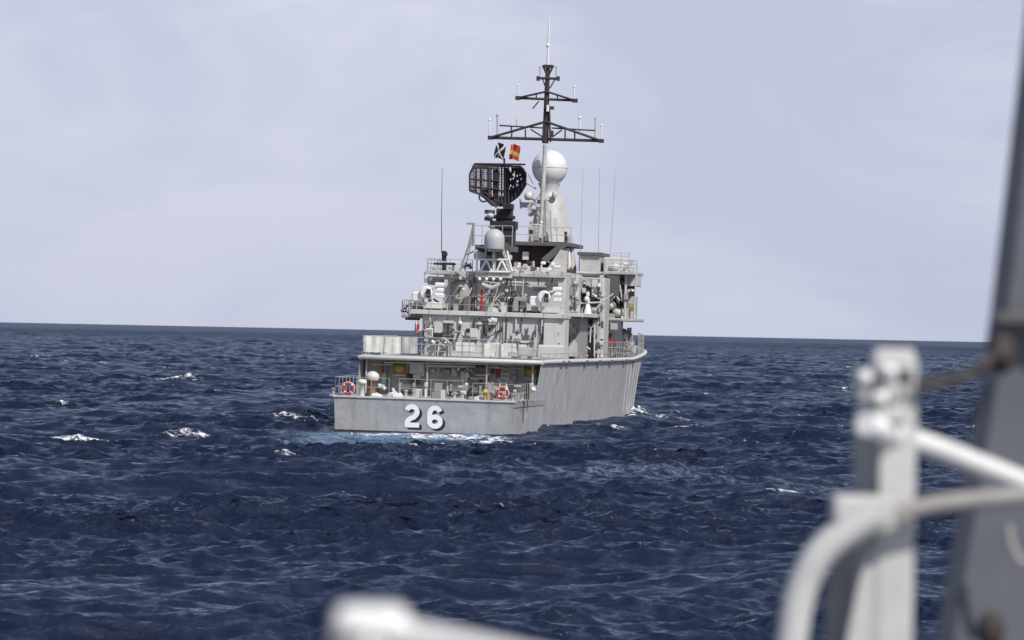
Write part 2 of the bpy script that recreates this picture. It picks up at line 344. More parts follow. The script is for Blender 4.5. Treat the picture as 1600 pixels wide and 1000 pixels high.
    n2 = noise(1.0, 8, 0.74, (1, 0.8, 1), 0.1, 1.2)
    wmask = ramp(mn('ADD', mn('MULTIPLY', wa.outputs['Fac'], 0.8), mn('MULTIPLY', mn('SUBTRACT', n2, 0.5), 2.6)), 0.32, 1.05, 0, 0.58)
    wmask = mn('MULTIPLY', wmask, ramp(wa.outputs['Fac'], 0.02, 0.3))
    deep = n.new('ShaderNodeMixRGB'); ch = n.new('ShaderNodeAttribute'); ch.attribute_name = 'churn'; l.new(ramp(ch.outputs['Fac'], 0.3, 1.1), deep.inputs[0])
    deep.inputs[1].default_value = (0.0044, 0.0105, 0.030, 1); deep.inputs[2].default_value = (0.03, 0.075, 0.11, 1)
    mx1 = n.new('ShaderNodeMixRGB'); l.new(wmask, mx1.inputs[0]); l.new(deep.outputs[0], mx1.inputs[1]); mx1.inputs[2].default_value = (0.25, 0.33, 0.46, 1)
    mx2 = n.new('ShaderNodeMixRGB'); l.new(fmask, mx2.inputs[0]); l.new(mx1.outputs[0], mx2.inputs[1]); mx2.inputs[2].default_value = (0.82, 0.83, 0.84, 1)
    l.new(mx2.outputs[0], b.inputs['Base Color'])
    b.inputs['IOR'].default_value = 1.33
    sw = n.new('ShaderNodeAttribute'); sw.attribute_name = 'small_waves'    # chop too small for the mesh far out
    l.new(mn('SUBTRACT', 0.42, mn('MULTIPLY', sw.outputs['Fac'], 0.12)), b.inputs['Specular IOR Level'])
    l.new(mn('ADD', mn('ADD', 0.10, mn('MULTIPLY', sw.outputs['Fac'], 0.25)), mn('MULTIPLY', mn('MAXIMUM', fmask, wmask), 0.6)), b.inputs['Roughness'])
    b1 = noise(1.1, 8, 0.62, (1, 1, 1), 0.4, 0.5); b2 = noise(5.0, 5, 0.6, (1, 0.7, 1), -0.5, 0.3)
    hgt = mn('ADD', mn('MULTIPLY', b1, 0.55), mn('MULTIPLY', b2, 0.20))
    bp = n.new('ShaderNodeBump'); bp.inputs['Strength'].default_value = 0.8; bp.inputs['Distance'].default_value = 0.6
    l.new(hgt, bp.inputs['Height']); l.new(bp.outputs[0], b.inputs['Normal'])
    me.materials.append(m)
    tag(o, 'dark navy choppy open sea with scattered whitecaps reaching the horizon', 'sea', kind='structure')
sea()

# ------------------------------------------------------------------ the frigate
ship = empty('frigate'); ship.matrix_world = SHIP
tag(ship, 'grey naval frigate seen from astern, number 26 on its transom, black lattice mast', 'warship')
ZD, ZQ = 3.72, 1.76          # upper deck, quarterdeck
ST = [0, 3, 7, 9, 11, 14, 20, 30, 40, 50, 56, 62, 68, 74, 80, 86, 91, 95, 98]
def hbd(s): return float(np.interp(s, [0, 11, 30, 50, 62, 70, 76, 83, 89, 94, 98], [4.60, 4.74, 5.2, 5.5, 5.5, 5.35, 5.0, 4.0, 2.7, 1.4, .12]))
def hbw(s): return float(np.interp(s, [0, 11, 30, 50, 60, 68, 75, 82, 88, 93, 98], [4.46, 4.62, 5.0, 5.22, 5.2, 4.95, 4.2, 3.0, 1.7, .6, .05]))
def zdk(s): return ZD + float(np.interp(s, [0, 60, 98], [0, 0.05, 1.0]))
def ztop(s): return ZQ if s <= 8.9 else float(np.interp(s, [9, 11], [ZQ + 0.02, ZD])) if s < 11 else zdk(s)
def srow(s): return 0.28
hb_ = MB(); NZ = [-1.8, -0.7, 0.0, 0.14]
rows = []
for s in ST + [8.95, 9.6, 10.3]: pass
SS = sorted(set(ST + [8.9, 9.3, 9.8, 10.4]) - {9})
for s in SS:
    zt = ztop(s); rw = []
    for z in [-1.8, -0.8, 0.0, 0.09] + [0.09 + (zt - 0.09) * k / 6 for k in range(1, 7)]:
        if z <= 0: x = hbw(s) * (0.0 if z < -1.7 else 0.86 if z < -0.5 else 1)
        else:
            f = min(1, z / zdk(s)); x = hbw(s) + (hbd(s) - hbw(s)) * (f ** 1.25)
        yy = s + (0.28 * (1 - max(z, -0.5) / ZQ) if s == 0 else 0) + (0 if s < 90 else -(1 - min(1, max(z, 0) / 4.5)) * (s - 90) * 0.55)
        rw.append((x, yy, z))
    rows.append(rw)
K = len(rows[0])
for sgn in (1, -1):
    vs = [(sgn * x, y, z) for r_ in rows for x, y, z in r_]
    lo = [(i * K + j, (i + 1) * K + j, (i + 1) * K + j + 1, i * K + j + 1) for i in range(len(rows) - 1) for j in range(3)]
    hi = [(i * K + j, (i + 1) * K + j, (i + 1) * K + j + 1, i * K + j + 1) for i in range(len(rows) - 1) for j in range(3, K - 1)]
    hb_.add(vs, lo, True, 1); hb_.add(vs, hi, True, 0)
r0 = rows[0]
for j in range(K - 1):
    (xa, ya, za), (xb, yb, zb) = r0[j], r0[j + 1]
    hb_.add([(-xa, ya, za), (xa, ya, za), (xb, yb, zb), (-xb, yb, zb)], [(0, 1, 2, 3)], False, 1 if j < 3 else 0)
bmh = None
hull = hb_.build('hull', ['hull', 'boot'], ship)
# rolled deck edge, scuppers, vertical frames of the starboard and port plating
g = MB()
for sgn in (1, -1):
    g.tube([(sgn * (hbd(s) + 0.02), s, zdk(s) - 0.05) for s in np.linspace(11.1, 96, 40)], 0.13, 8)
g.build('gunwale', 'light', hull)
for s in (19, 21.5, 30, 37, 44, 53, 60):
    MB().box(hbd(s) + 0.10, hbd(s) + 0.17, s, s + 1.1, ZD - 0.16, ZD + 0.02).build('scupper', 'dark', hull)
for s in (57, 59.5, 62, 64.5, 67):
    fr = MB(); fr.tube([(hbw(s) + (hbd(s) - hbw(s)) * (z / ZD) ** 1.25 + 0.0, s, z) for z in (0.5, 1.5, 2.5, 3.5)], 0.05, 6); fr.build('rubbing_frame', 'hull', hull)
MB().box(-4.58, 4.58, -0.05, 0.06, ZQ - 0.05, ZQ + 0.03).build('transom_cap', 'light', hull)
# decks
dk = MB(); ys = np.linspace(0.1, 13, 10)
for a, b in zip(ys, ys[1:]): dk.hexa([(-hbd(a) + .05, a, ZQ - .3), (hbd(a) - .05, a, ZQ - .3), (hbd(b) - .05, b, ZQ - .3), (-hbd(b) + .05, b, ZQ - .3), (-hbd(a) + .05, a, ZQ - .02), (hbd(a) - .05, a, ZQ - .02), (hbd(b) - .05, b, ZQ - .02), (-hbd(b) + .05, b, ZQ - .02)])
dk.build('quarterdeck', 'mid', ship)
ud = MB(); ys = np.linspace(10.7, 95, 40)
for a, b in zip(ys, ys[1:]):
    za, zb = zdk(a) - .005, zdk(b) - .005
    ud.hexa([(-hbd(a), a, za - .18), (hbd(a), a, za - .18), (hbd(b), b, zb - .18), (-hbd(b), b, zb - .18), (-hbd(a), a, za), (hbd(a), a, za), (hbd(b), b, zb), (-hbd(b), b, zb)])
upper = ud.build('upper_deck', 'deck', ship)
e = MB(); e.tube([(-4.70, 10.6, ZD - 0.1), (-4.6, 10.5, ZD - 0.05), (4.6, 10.5, ZD - 0.05), (4.76, 10.7, ZD - 0.05)], 0.12, 8); e.build('deck_edge', 'light', upper)
for x in (-4.4, -1.2, 1.9, 4.3): MB().tube([(x, 10.9, ZQ), (x, 10.9, ZD - .15)], 0.05, 8).build('pillar', 'rail', upper)
# quarterdeck bulkhead with doors, boxes
qb = MB().box(-4.6, 4.6, 12.6, 12.8, ZQ - .1, ZD - .18).build('quarterdeck_bulkhead', 'grey', ship)
MB().box(-4.3, -3.5, 12.55, 12.6, ZQ + .1, ZQ + 1.75).build('door', 'grey', qb)
MB().box(1.0, 1.8, 12.55, 12.6, ZQ + .1, ZQ + 1.75).build('door', 'mid', qb)
for x0, x1, y0, y1, m_ in ((720, 731, 580, 596, 'light'), (705, 714, 575, 588, 'grey'), (775, 783, 575, 590, 'redd'), (596, 603, 572, 600, 'light'), (812, 822, 600, 618, 'grey'), (640, 655, 592, 600, 'dark'), (833, 838, 566, 600, 'light')):
    b_ = MB(); pb(b_, x0, y0, x1, y1, 12.2, 0.39); b_.build('locker', m_, qb, 0.03)
# pipes overhead
pp = MB()
for k, (x0, x1, yy) in enumerate(((600, 840, 566), (580, 780, 569), (660, 845, 572))): pt(pp, [(x0, yy), (x1, yy + 4)], 11.3 + .3 * k, 0.05)
for x in (608, 668, 694, 735, 765, 805): pt(pp, [(x, 564), (x, 622)], 12.5, 0.045)
pp.build('pipe', 'grey', qb)
# hose reels hung under the deck edge
for cx_, cy__, w_, h_, m_ in ((625, 575, 17, 17, 'ochre'), (753, 576, 17, 15, 'brown'), (830, 581, 18, 16, 'ochre')):
    c = P(cx_, cy__, 11.5); k = SC(12)
    rl = empty('hose_reel'); rl.parent = ship
    hw, hh = w_ / 2 / k, h_ / 2 / k
    MB().lathe((c.x, 11.5, c.z), [(hh * .85, -hw), (hh * .85, hw)], 16, 'X').build('hose', m_, rl)
    for q in (-1, 1): MB().lathe((c.x, 11.5, c.z), [(hh * 1.15, q * hw - .03), (hh * 1.15, q * hw + .03)], 16, 'X').build('flange', 'brown', rl)
    MB().box(c.x - hw, c.x + hw, 11.47, 11.53, c.z - hh * 1.5, c.z - hh * 1.25).box(c.x - hw - .06, c.x - hw - .03, 11.45, 11.55, c.z - hh * 1.5, ZD - .15).box(c.x + hw + .03, c.x + hw + .06, 11.45, 11.55, c.z - hh * 1.5, ZD - .15).build('bracket', 'rail', rl)
v_ = MB(); pb(v_, 640, 566, 662, 584, 11.4, 1.1); pb(v_, 645, 584, 657, 592, 11.6, .8); v_.build('ventilation_trunk', 'grey', upper, .04)
# inclined ladder to the upper deck
ld = MB()
for dx in (-5, 5): pt(ld, [(783 + dx, 622), (792 + dx, 562)], [10.6, 12.2], 0.035)
for k in range(9):
    f = k / 8.0; pt(ld, [(778.5 + 9 * f, 620 - 58 * f), (788 + 9 * f, 620 - 58 * f)], 10.6 + 1.6 * f, 0.03)
ld.build('ladder', 'light', ship)
# quarterdeck gear
cap = empty('capstan'); cap.parent = ship; c = P(581, 620, 3.0)
MB().lathe((c.x, 3, ZQ), [(.34, 0), (.34, .12), (.2, .25), (.2, .65), (.3, .8)], 16).build('barrel', 'brown', cap)
MB().lathe((c.x, 3, ZQ + .8), [(.3, 0), (.36, .12), (.34, .28), (.18, .42), (.02, .46)], 16).build('cover', 'light', cap)
vt = MB(); c = P(565, 618, 2.0); vt.lathe((c.x, 2, ZQ), [(.13, 0), (.13, .6), (.24, .62), (.24, .75), (.1, .85)], 14); vt.build('mushroom_vent', 'canvas', ship)
for x, s in ((526, .6), (640, 1.5), (716, 1.2), (795, .6), (810, 5)):
    c = P(x, 620, s); b_ = MB()
    b_.box(c.x - .34, c.x + .34, s - .1, s + .1, ZQ - .02, ZQ + .06)
    for q in (-.2, .2): b_.lathe((c.x + q, s, ZQ), [(.085, 0), (.085, .3), (.12, .32), (.12, .38)], 10)
    b_.build('bollard', 'light', ship)
for x, s, w_, m_ in ((617, 1.0, .42, 'canvas'), (750, 1.0, .36, 'canvas'), (588, 1.2, .3, 'white')):
    c = P(x, 620, s); rg = random.Random(int(x)); mb = MB(); mb.ball((c.x, s, ZQ), w_, 18, sz=.62, sy=.8)
    mb.v = [(a + rg.uniform(-.04, .04), b + rg.uniform(-.04, .04), max(ZQ - .02, d_ + rg.uniform(-.05, .05))) for a, b, d_ in mb.v]
    mb.build('tarpaulin_cover', m_, ship)
def winch(x, s, m_='dark'):
    c = P(x, 620, s); r_ = empty('mooring_winch'); r_.parent = ship
    MB().lathe((c.x, s, ZQ + .38), [(.24, -.3), (.24, .3)], 14, 'X').build('drum', m_, r_)
    for q in (-.34, .34): MB().box(c.x + q - .04, c.x + q + .04, s - .3, s + .3, ZQ - .02, ZQ + .7).build('side_frame', 'mid', r_)
    MB().box(c.x + .38, c.x + .75, s - .15, s + .15, ZQ, ZQ + .4).build('motor', 'grey', r_, .03)
for x in (636, 715): winch(x, 5.5)
winch(740, 3.4)
rg = random.Random(4)
for x in (655, 676, 690, 700, 757, 768, 800, 815, 826, 834):
    c = P(x, 620, 4); h = rg.uniform(.25, .9); ww = rg.uniform(.08, .22); s = rg.uniform(1, 7)
    MB().box(c.x - ww, c.x + ww, s, s + .4, ZQ - .02, ZQ + h).build('equipment_box', rg.choice(['grey', 'light', 'mid', 'dark']), ship, .02)
b_ = MB(); c = P(758, 620, .6); b_.lathe((c.x, .6, ZQ), [(.07, 0), (.07, .35), (.14, .38), (.14, .5), (.05, .56)], 10); b_.build('hydrant', 'yellow', ship)
b_ = MB(); c = P(768, 620, .6); b_.lathe((c.x, .6, ZQ), [(.06, 0), (.06, .3), (.11, .33), (.11, .42)], 10); b_.build('hydrant', 'ochre', ship)
rl = MB(); rail(rl, [(-4.5, .25, ZQ), (-1.8, .25, ZQ)], .95, .8, 2, .013); rail(rl, [(-4.5, .25, ZQ), (-4.62, 9, ZQ)], .95, 1.4, 2, .013); rl.build('guard_rail', 'rail', ship)
rl = MB(); rail(rl, [(-1.3, .25, ZQ), (1.9, .25, ZQ)], .95, .8, 2, .013); rl.build('guard_rail', 'rail', ship)
rl = MB(); rail(rl, [(2.4, .25, ZQ), (4.5, .25, ZQ), (4.62, 8.5, ZQ)], .85, .9, 2, .013); rl.build('guard_rail', 'rail', ship)
# transom number
def stroke(path, wd):
    pts = [Vector((a, b)) for a, b in path]; lft = []; rgt = []
    for i, p in enumerate(pts):
        if i == 0: d = pts[1] - p
        elif i == len(pts) - 1: d = p - pts[i - 1]
        else: d = (pts[i + 1] - p).normalized() + (p - pts[i - 1]).normalized()
        d.normalize(); nn = Vector((-d.y, d.x)); k = 1.0
        if 0 < i < len(pts) - 1:
            k = 1 / max(.6, nn.dot(Vector((-(p - pts[i - 1]).normalized().y, (p - pts[i - 1]).normalized().x))))
        lft.append(p + nn * wd * k / 2); rgt.append(p - nn * wd * k / 2)
    return lft, rgt
def arc(cx, cy, rx, ry, a0, a1, n=14): return [(cx + rx * math.cos(R(a0 + (a1 - a0) * i / n)), cy + ry * math.sin(R(a0 + (a1 - a0) * i / n))) for i in range(n + 1)]
two = arc(.39, .74, .29, .24, 165, -30, 16) + [(.52, .49), (.32, .41), (.17, .31), (.12, .20), (.12, .04)]
base2 = [(.02, .10), (.80, .10)]
six = arc(.41, .64, .29, .34, 28, 180, 14) + [(.12, .40), (.12, .30)]
six2 = arc(.41, .32, .29, .225, 0, 360, 28)
def digit(paths, px0, px1, py0, py1, wd, name, m_, off, ox=0., oz=0.):
    a = P(px0, py1, .1); b = P(px1, py0, .1); W = b.x - a.x; H = b.z - a.z
    mb = MB()
    yf = lambda z: .28 * (1 - max(z, -.5) / ZQ) - off
    for n_p, pth in enumerate(paths):
        lf, rg_ = stroke([(u * W / .82, v * H) for u, v in pth], wd); k = len(lf); vs = []
        for p, q in zip(lf, rg_):
            for e in (p, q): vs.append((a.x + e.x + ox, yf(a.z + e.y + oz) - .0035 * n_p, a.z + e.y + oz))
        vs += [(x, y + .003, z) for x, y, z in vs]; m2 = 2 * k
        fs = []
        for i in range(k - 1):
            A, B, C_, D_ = 2 * i, 2 * i + 1, 2 * i + 3, 2 * i + 2
            fs += [(A, B, C_, D_), (m2 + D_, m2 + C_, m2 + B, m2 + A), (A, D_, m2 + D_, m2 + A), (C_, B, m2 + B, m2 + C_)]
        fs += [(1, 0, m2, m2 + 1), (2 * k - 2, 2 * k - 1, m2 + 2 * k - 1, m2 + 2 * k - 2)]
        mb.add(vs, fs)
    return mb.build(name, m_, hull)
for paths, x0, x1, y0, y1 in (((two, base2), 632, 656, 635, 667), ((six, six2), 667, 692, 637, 669)):
    digit(paths, x0, x1, y0, y1, .245, 'digit_shadow', 'black', .008, .13, -.10)
    digit(paths, x0, x1, y0, y1, .245, 'digit', 'numberwhite', .020)

# flight deck rail with canvas dodgers
rl = MB(); rail(rl, [(-4.62, 10.9, ZD), (4.3, 10.9, ZD)], 1.05, 1.05); rail(rl, [(-4.62, 10.9, ZD), (-5.1, 29, ZD)], 1.05, 1.5); rl.build('flight_deck_rail', 'rail', upper); rl = MB(); rail(rl, [(4.7, 11.2, ZD), (5.15, 29, ZD)], .4, 3, 1); rl.build('flight_deck_rail', 'rail', upper)
def dodger(x0, x1, z0, z1, s=10.84, m_='canvas'):
    mb = MB(); n = max(4, int((x1 - x0) / .12)); vs = []
    for i in range(n + 1):
        x = x0 + (x1 - x0) * i / n; yy = s - .025 * math.sin(i * 1.7) - .01
        for z in (z0, (z0 + z1) / 2, z1): vs.append((x, yy + .02 * math.sin(x * 9 + z * 3), z + .012 * math.sin(i * 2.3)))
    mb.add(vs, [(i * 3 + j, (i + 1) * 3 + j, (i + 1) * 3 + j + 1, i * 3 + j + 1) for i in range(n) for j in range(2)], False)
    o = mb.build('canvas_dodger', m_, upper); sd = o.modifiers.new('thick', 'SOLIDIFY'); sd.thickness = .015
for x0, x1 in ((-4.55, -3.52), (-3.48, -2.62), (-2.58, -1.74)): dodger(x0, x1, ZD + .2, ZD + 1.04, m_='canvas' if x0 < -2.6 else 'grey')
for x0, x1 in ((1.62, 2.3), (2.34, 3.0)): dodger(x0, x1, ZD + .2, ZD + .85)
# port side dodger returning forward
mb = MB(); mb.box(-4.68, -4.66, 11.1, 20, ZD + .2, ZD + 1.04); mb.build('canvas_dodger', 'canvas', upper)
b_ = MB(); pb(b_, 843, 541, 880, 560, 24, 1.2); b_.build('deck_locker', 'light', upper, .05)
b_ = MB(); pb(b_, 808, 543, 838, 557, 24, 1.0); b_.build('deck_locker', 'grey', upper, .05)

# ---- deckhouse, first level
k = SC(30)
dh = MB(); pb(dh, 658, 492, 882, 562, 30, 2.6); pb(dh, 680, 493, 850, 560, 32.61, 13); deckhouse = dh.build('deckhouse', 'light', ship, .04)
lip = MB(); pb(lip, 640, 487, 884, 494, 29.72, 3.3); pb(lip, 884, 489, 912, 495, 36, 9.5); lip.build('deck_lip', 'light', deckhouse, .02)
rib = MB()
for x in (681, 706, 735, 775, 797, 842): pt(rib, [(x - 1, 555), (x + 1, 496)], 29.97, .03)
rib.build('stiffener', 'grey', deckhouse)
for x0, y0, x1, y1, dp, m_ in ((663, 514, 676, 526, .35, 'light'), (667, 500, 674, 506, .25, 'mid'), (680, 502, 692, 519, .3, 'grey'), (679, 519, 690, 523, .34, 'dark'), (734, 513, 746, 527, .4, 'light'), (734, 524, 745, 531, .38, 'mid'), (728, 513, 734, 519, .3, 'dark'), (800, 521, 813, 535, .35, 'light'), (800, 533, 813, 537, .38, 'dark'), (803, 517, 807, 524, .3, 'mid'), (818, 523, 828, 535, .25, 'mid'), (757, 504, 767, 512, .3, 'dark'), (763, 500, 770, 508, .35, 'grey'), (850, 504, 876, 536, .06, 'light'), (708, 505, 734, 545, .04, 'light'), (777, 500, 797, 530, .04, 'light')):
    b_ = MB(); pb(b_, x0, y0, x1, y1, 30 - dp, dp - .003); b_.build('wall_locker_or_shade' if dp > .1 else 'wall_panel', m_, deckhouse, .02)
cd = MB()
for pts in (((692, 517), (708, 517)), ((693, 532), (709, 532)), ((719, 505), (717, 520), (712, 532)), ((742, 497), (738, 520)), ((757, 512), (752, 530)), ((768, 508), (760, 524)), ((825, 512), (822, 530), (823, 536)), ((835, 516), (833, 524), (834, 540)), ((848, 522), (845, 534), (840, 540)), ((664, 526), (662, 548)), ((700, 496), (700, 552)), ((790, 545), (792, 497)), ((815, 497), (814, 520)), ((770, 520), (785, 516)), ((748, 497), (756, 505), (756, 520))):
    pt(cd, pts, 29.9, .035)
cd.build('cable_conduit', 'dark', deckhouse)
for pts in (((672, 496), (672, 514)), ((686, 530), (684, 556)), ((762, 500), (772, 496)), ((806, 497), (806, 516)), ((847, 497), (846, 520))):
    cd = MB(); pt(cd, pts, 29.85, .05); cd.build('vent_pipe', 'light', deckhouse)
for x, y in ((766, 502), (769, 499), (676, 534), (694, 559)):
    q = P(x, y, 29.7); MB().ball(q, .1, 12).build('floodlight', 'white', deckhouse)
# recess on the starboard side, columns of the midship block
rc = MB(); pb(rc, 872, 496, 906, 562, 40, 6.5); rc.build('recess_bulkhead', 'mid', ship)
b_ = MB(); pb(b_, 884, 530, 898, 545, 39.6, .38); pb(b_, 888, 506, 894, 530, 39.7, .28); b_.build('ventilation_trunk', 'grey', deckhouse, .03)
pl = MB(); c0 = P(925, 562, 46); midh = MB(); pb(midh, 700, 431, 945, 562, 46, 3); pb(midh, 730, 432, 925, 560, 49.01, 18); mids = midh.build('midship_block', 'grey', ship, .05)
col = MB()
for x in (909, 928, 934, 941): pt(col, [(x, 560), (x + 1, 434)], 45.9, .085)
pt(col, [(937, 495), (939, 432)], 45.7, .14, 8)
col.build('column', 'light', mids)
b_ = MB(); pb(b_, 912, 515, 921, 535, 45.85, .12); b_.build('doorway', 'black', mids, .1)  # black slab, the darkness of the door hole is its colour
b_ = MB(); pb(b_, 910, 500, 926, 512, 45.5, .4); pb(b_, 912, 540, 920, 549, 45.6, .3); pb(b_, 905, 452, 922, 459, 45.4, .5); pb(b_, 906, 462, 914, 472, 45.5, .4); pb(b_, 922, 469, 936, 474, 45.3, .6); b_.build('dark_fitting', 'black', mids, .03)
b_ = MB(); pb(b_, 908, 440, 916, 450, 45.4, .5); pb(b_, 927, 443, 932, 465, 45.6, .3); pb(b_, 914, 478, 932, 492, 45.7, .2); pb(b_, 924, 500, 932, 512, 45.5, .4); pb(b_, 938, 500, 944, 530, 45.6, .3); b_.build('wall_locker_or_shade', 'light', mids, .03)
q = P(918, 494, 45); MB().lathe(q, [(.26, 0), (.12, .75), (.1, 1.0)], 14).build('ventilation_cowl', 'white', mids)
MB().ball(P(917, 467, 44.8), .16, 14).build('floodlight', 'white', mids)
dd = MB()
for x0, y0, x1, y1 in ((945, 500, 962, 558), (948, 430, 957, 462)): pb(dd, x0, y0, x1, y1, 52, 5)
dd.build('side_recess', 'dark', mids)  # solid dark block, the recess shade is put into its colour
sd = MB(); pb(sd, 882, 431, 903, 490, 43, 3); sd.build('side_house', 'grey', ship, .04)
pl = MB()
for x in (883, 889, 895, 902): pt(pl, [(x, 489), (x + 1, 433)], 42.95, .06)
pl.build('column', 'light', sd and bpy.data.objects['side_house'])
b_ = MB(); pb(b_, 886, 440, 888, 480, 42.7, .2); pb(b_, 891, 448, 895, 462, 42.7, .2); pb(b_, 886, 484, 893, 488, 42.7, .2); b_.build('wall_locker_or_shade', 'mid', bpy.data.objects['side_house'])

# ---- starboard bridge wing cluster
bw = empty('bridge_wing'); bw.parent = ship
def wing(x0, y0, x1, y1, s, dp, name, m_, bv=.04):
    b_ = MB(); pb(b_, x0, y0, x1, y1, s, dp); return b_.build(name, m_, bw, bv)
wing(945, 424, 993, 429, 57, 6, 'platform', 'grey'); wing(943, 497, 990, 502, 56, 8, 'platform', 'grey')
wing(975, 428, 994, 447, 58, 4, 'wing_screen', 'light'); wing(950, 404, 982, 424, 60, 4, 'wing_house', 'light'); wing(955, 428, 975, 462, 60, 3, 'wing_house', 'mid')
wing(970, 462, 988, 500, 60, 4, 'wing_house', 'grey'); wing(946, 462, 970, 498, 61, 3, 'wing_house', 'dark')
wing(948, 428, 984, 498, 63, 3, 'wing_house', 'mid'); wing(983, 455, 990, 463, 57.5, .6, 'dark_fitting', 'black'); wing(984, 478, 989, 486, 57.5, .5, 'signal_lamp', 'ochre'); wing(982, 497, 990, 503, 57, .8, 'dark_fitting', 'black')
wing(965, 450, 975, 460, 58.5, .8, 'equipment_box', 'brown'); wing(958, 440, 968, 448, 58.5, .8, 'equipment_box', 'light')
wing(962, 410, 972, 420, 59.6, .4, 'equipment_box', 'mid')
for x, y, r_ in ((953, 477, .34), (966, 488, .34), (985, 456, .22), (954, 440, .25), (960, 418, .3), (947, 446, .2)):
    q = P(x, y, 58); MB().ball(q, r_, 18, sx=1.15, sz=.85).build('life_raft_dome', 'light', bw)
t_ = MB()
for pts, r_ in ((((935, 485), (963, 460)), .10), (((943, 430), (955, 450), (968, 470)), .06), (((948, 500), (950, 430)), .06), (((976, 500), (978, 430)), .08), (((990, 500), (994, 425)), .05), (((966, 428), (972, 470)), .05), (((942, 463), (955, 452), (972, 455)), .05), (((950, 415), (990, 418)), .03)):
    pt(t_, pts, 57.5, r_)
t_.build('pipe', 'light', bw)
t_ = MB(); a = P(945, 424, 57); b = P(995, 425, 57); rail(t_, [a, b], .7, .5, 3, .02); t_.build('guard_rail', 'rail', bw); t_ = MB(); a = P(958, 404, 60); b = P(983, 405, 60); rail(t_, [a, b], .35, .5, 2, .02); t_.build('guard_rail', 'rail', bw)
# forward deck gear on the starboard side
gd = MB(); rg = random.Random(12)
for pts in (((966, 552), (972, 520), (986, 516)), ((986, 552), (984, 522), (972, 528)), ((975, 552), (978, 530)), ((990, 550), (986, 520))): pt(gd, pts, 64, .07)
gd.build('boat_davit', 'light', ship)
for x0, y0, x1, y1, m_ in ((968, 536, 986, 546, 'grey'), (970, 546, 988, 550, 'dark'), (962, 520, 968, 550, 'maroon'), (976, 524, 982, 532, 'dark'), (946, 530, 956, 545, 'mid'), (988, 540, 992, 552, 'light')):
    b_ = MB(); pb(b_, x0, y0, x1, y1, 63, 1.0); b_.build('equipment_box', m_, ship, .03)
t_ = MB(); rail(t_, [(hbd(s) - .1, s, zdk(s)) for s in (66, 70, 74, 78, 82)], 1.0, 1.3); t_.build('forecastle_rail', 'rail', ship)
t_ = MB(); rail(t_, [(hbd(s) - .1, s, zdk(s)) for s in (40, 48, 56, 62)], 1.0, 1.5, 3); t_.build('guard_rail', 'rail', ship)

# ---- second level
h2 = MB(); pb(h2, 692, 430, 884, 491, 33, 2.5); pb(h2, 710, 431, 860, 491, 35.51, 11); level2 = h2.build('upper_deckhouse', 'light', ship, .04)
l2 = MB(); pb(l2, 664, 425, 884, 431, 32.8, 3.8); pb(l2, 742, 424, 800, 434, 32.3, .29); l2.build('deck_lip', 'grey', level2, .02)
b_ = MB(); c = P(720, 466, 33); b_.lathe((c.x, 33.2, P(720, 490, 33).z), [(.66, 0), (.66, 1.75), (.6, 1.9)], 22); b_.build('curved_screen', 'mid', level2)
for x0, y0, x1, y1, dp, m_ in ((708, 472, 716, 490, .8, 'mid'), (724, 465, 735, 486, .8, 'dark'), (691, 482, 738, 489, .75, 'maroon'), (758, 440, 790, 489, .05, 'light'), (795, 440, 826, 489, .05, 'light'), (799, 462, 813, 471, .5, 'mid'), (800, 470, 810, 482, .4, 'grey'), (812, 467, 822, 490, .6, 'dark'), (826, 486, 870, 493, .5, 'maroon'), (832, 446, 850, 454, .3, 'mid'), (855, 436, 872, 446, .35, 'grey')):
    b_ = MB(); pb(b_, x0, y0, x1, y1, 33 - dp, dp - .004); b_.build('wall_locker_or_shade' if dp > .1 else 'wall_panel', m_, level2, .02)  # maroon base strips stand for shade in the gaps below the mounts
b_ = MB()
for pts, r_ in ((((740, 434), (739, 490)), .05), (((792, 434), (792, 490)), .04), (((800, 455), (800, 480)), .05), (((745, 434), (745, 489)), .03)): pt(b_, pts, 32.6, r_)
b_.build('vent_pipe', 'dark', level2)
b_ = MB(); pt(b_, [(753, 453), (752, 490)], 32.2, .07); pb(b_, 748, 472, 756, 478, 32.1, .2); b_.build('fire_main', 'redd', level2)
for pts in (((768, 440), (764, 455), (760, 475)), ((780, 440), (776, 455), (770, 472)), ((765, 478), (790, 474)), ((756, 440), (786, 443)), ((805, 434), (805, 460)), ((818, 434), (816, 468))):
    b_ = MB(); pt(b_, pts, 32.4, .04); b_.build('cable_conduit', 'grey', level2)
for x in (749, 760, 771, 782): MB().ball(P(x, 436, 32.0), .10, 12).build('deck_lamp', 'white', level2)
pv = MB(); pt(pv, [(753, 444), (768, 450), (781, 444)], 32.0, .12); pv.build('awning_roll', 'grey', level2)
# rails on first-level roof
t_ = MB(); a = P(643, 487, 29.6); b = P(882, 494, 29.6); rail(t_, [a, b], .95, 1.1, 2, .012); t_.build('guard_rail', 'rail', level2)
# port sponson
sp = MB(); pb(sp, 627, 492, 662, 497, 31, 4); spn = sp.build('sponson', 'mid', ship, .03)
b_ = MB(); pb(b_, 633, 496, 648, 500, 31.5, 2.5); b_.build('bracket', 'dark', spn)
t_ = MB(); a = P(628, 492, 31.1); b = P(662, 493, 31.1); rail(t_, [a, b], .85, .45, 3, .02); rail(t_, [a, a + Vector((0, 3.8, 0))], .85, 1, 3, .02); t_.build('guard_rail', 'rail', spn)
b_ = MB(); pb(b_, 641, 478, 658, 492, 31.6, 1.0); pb(b_, 660, 478, 690, 492, 31.8, 1.2); pb(b_, 668, 432, 692, 445, 34, 6); b_.build('pedestal', 'light', spn, .03)
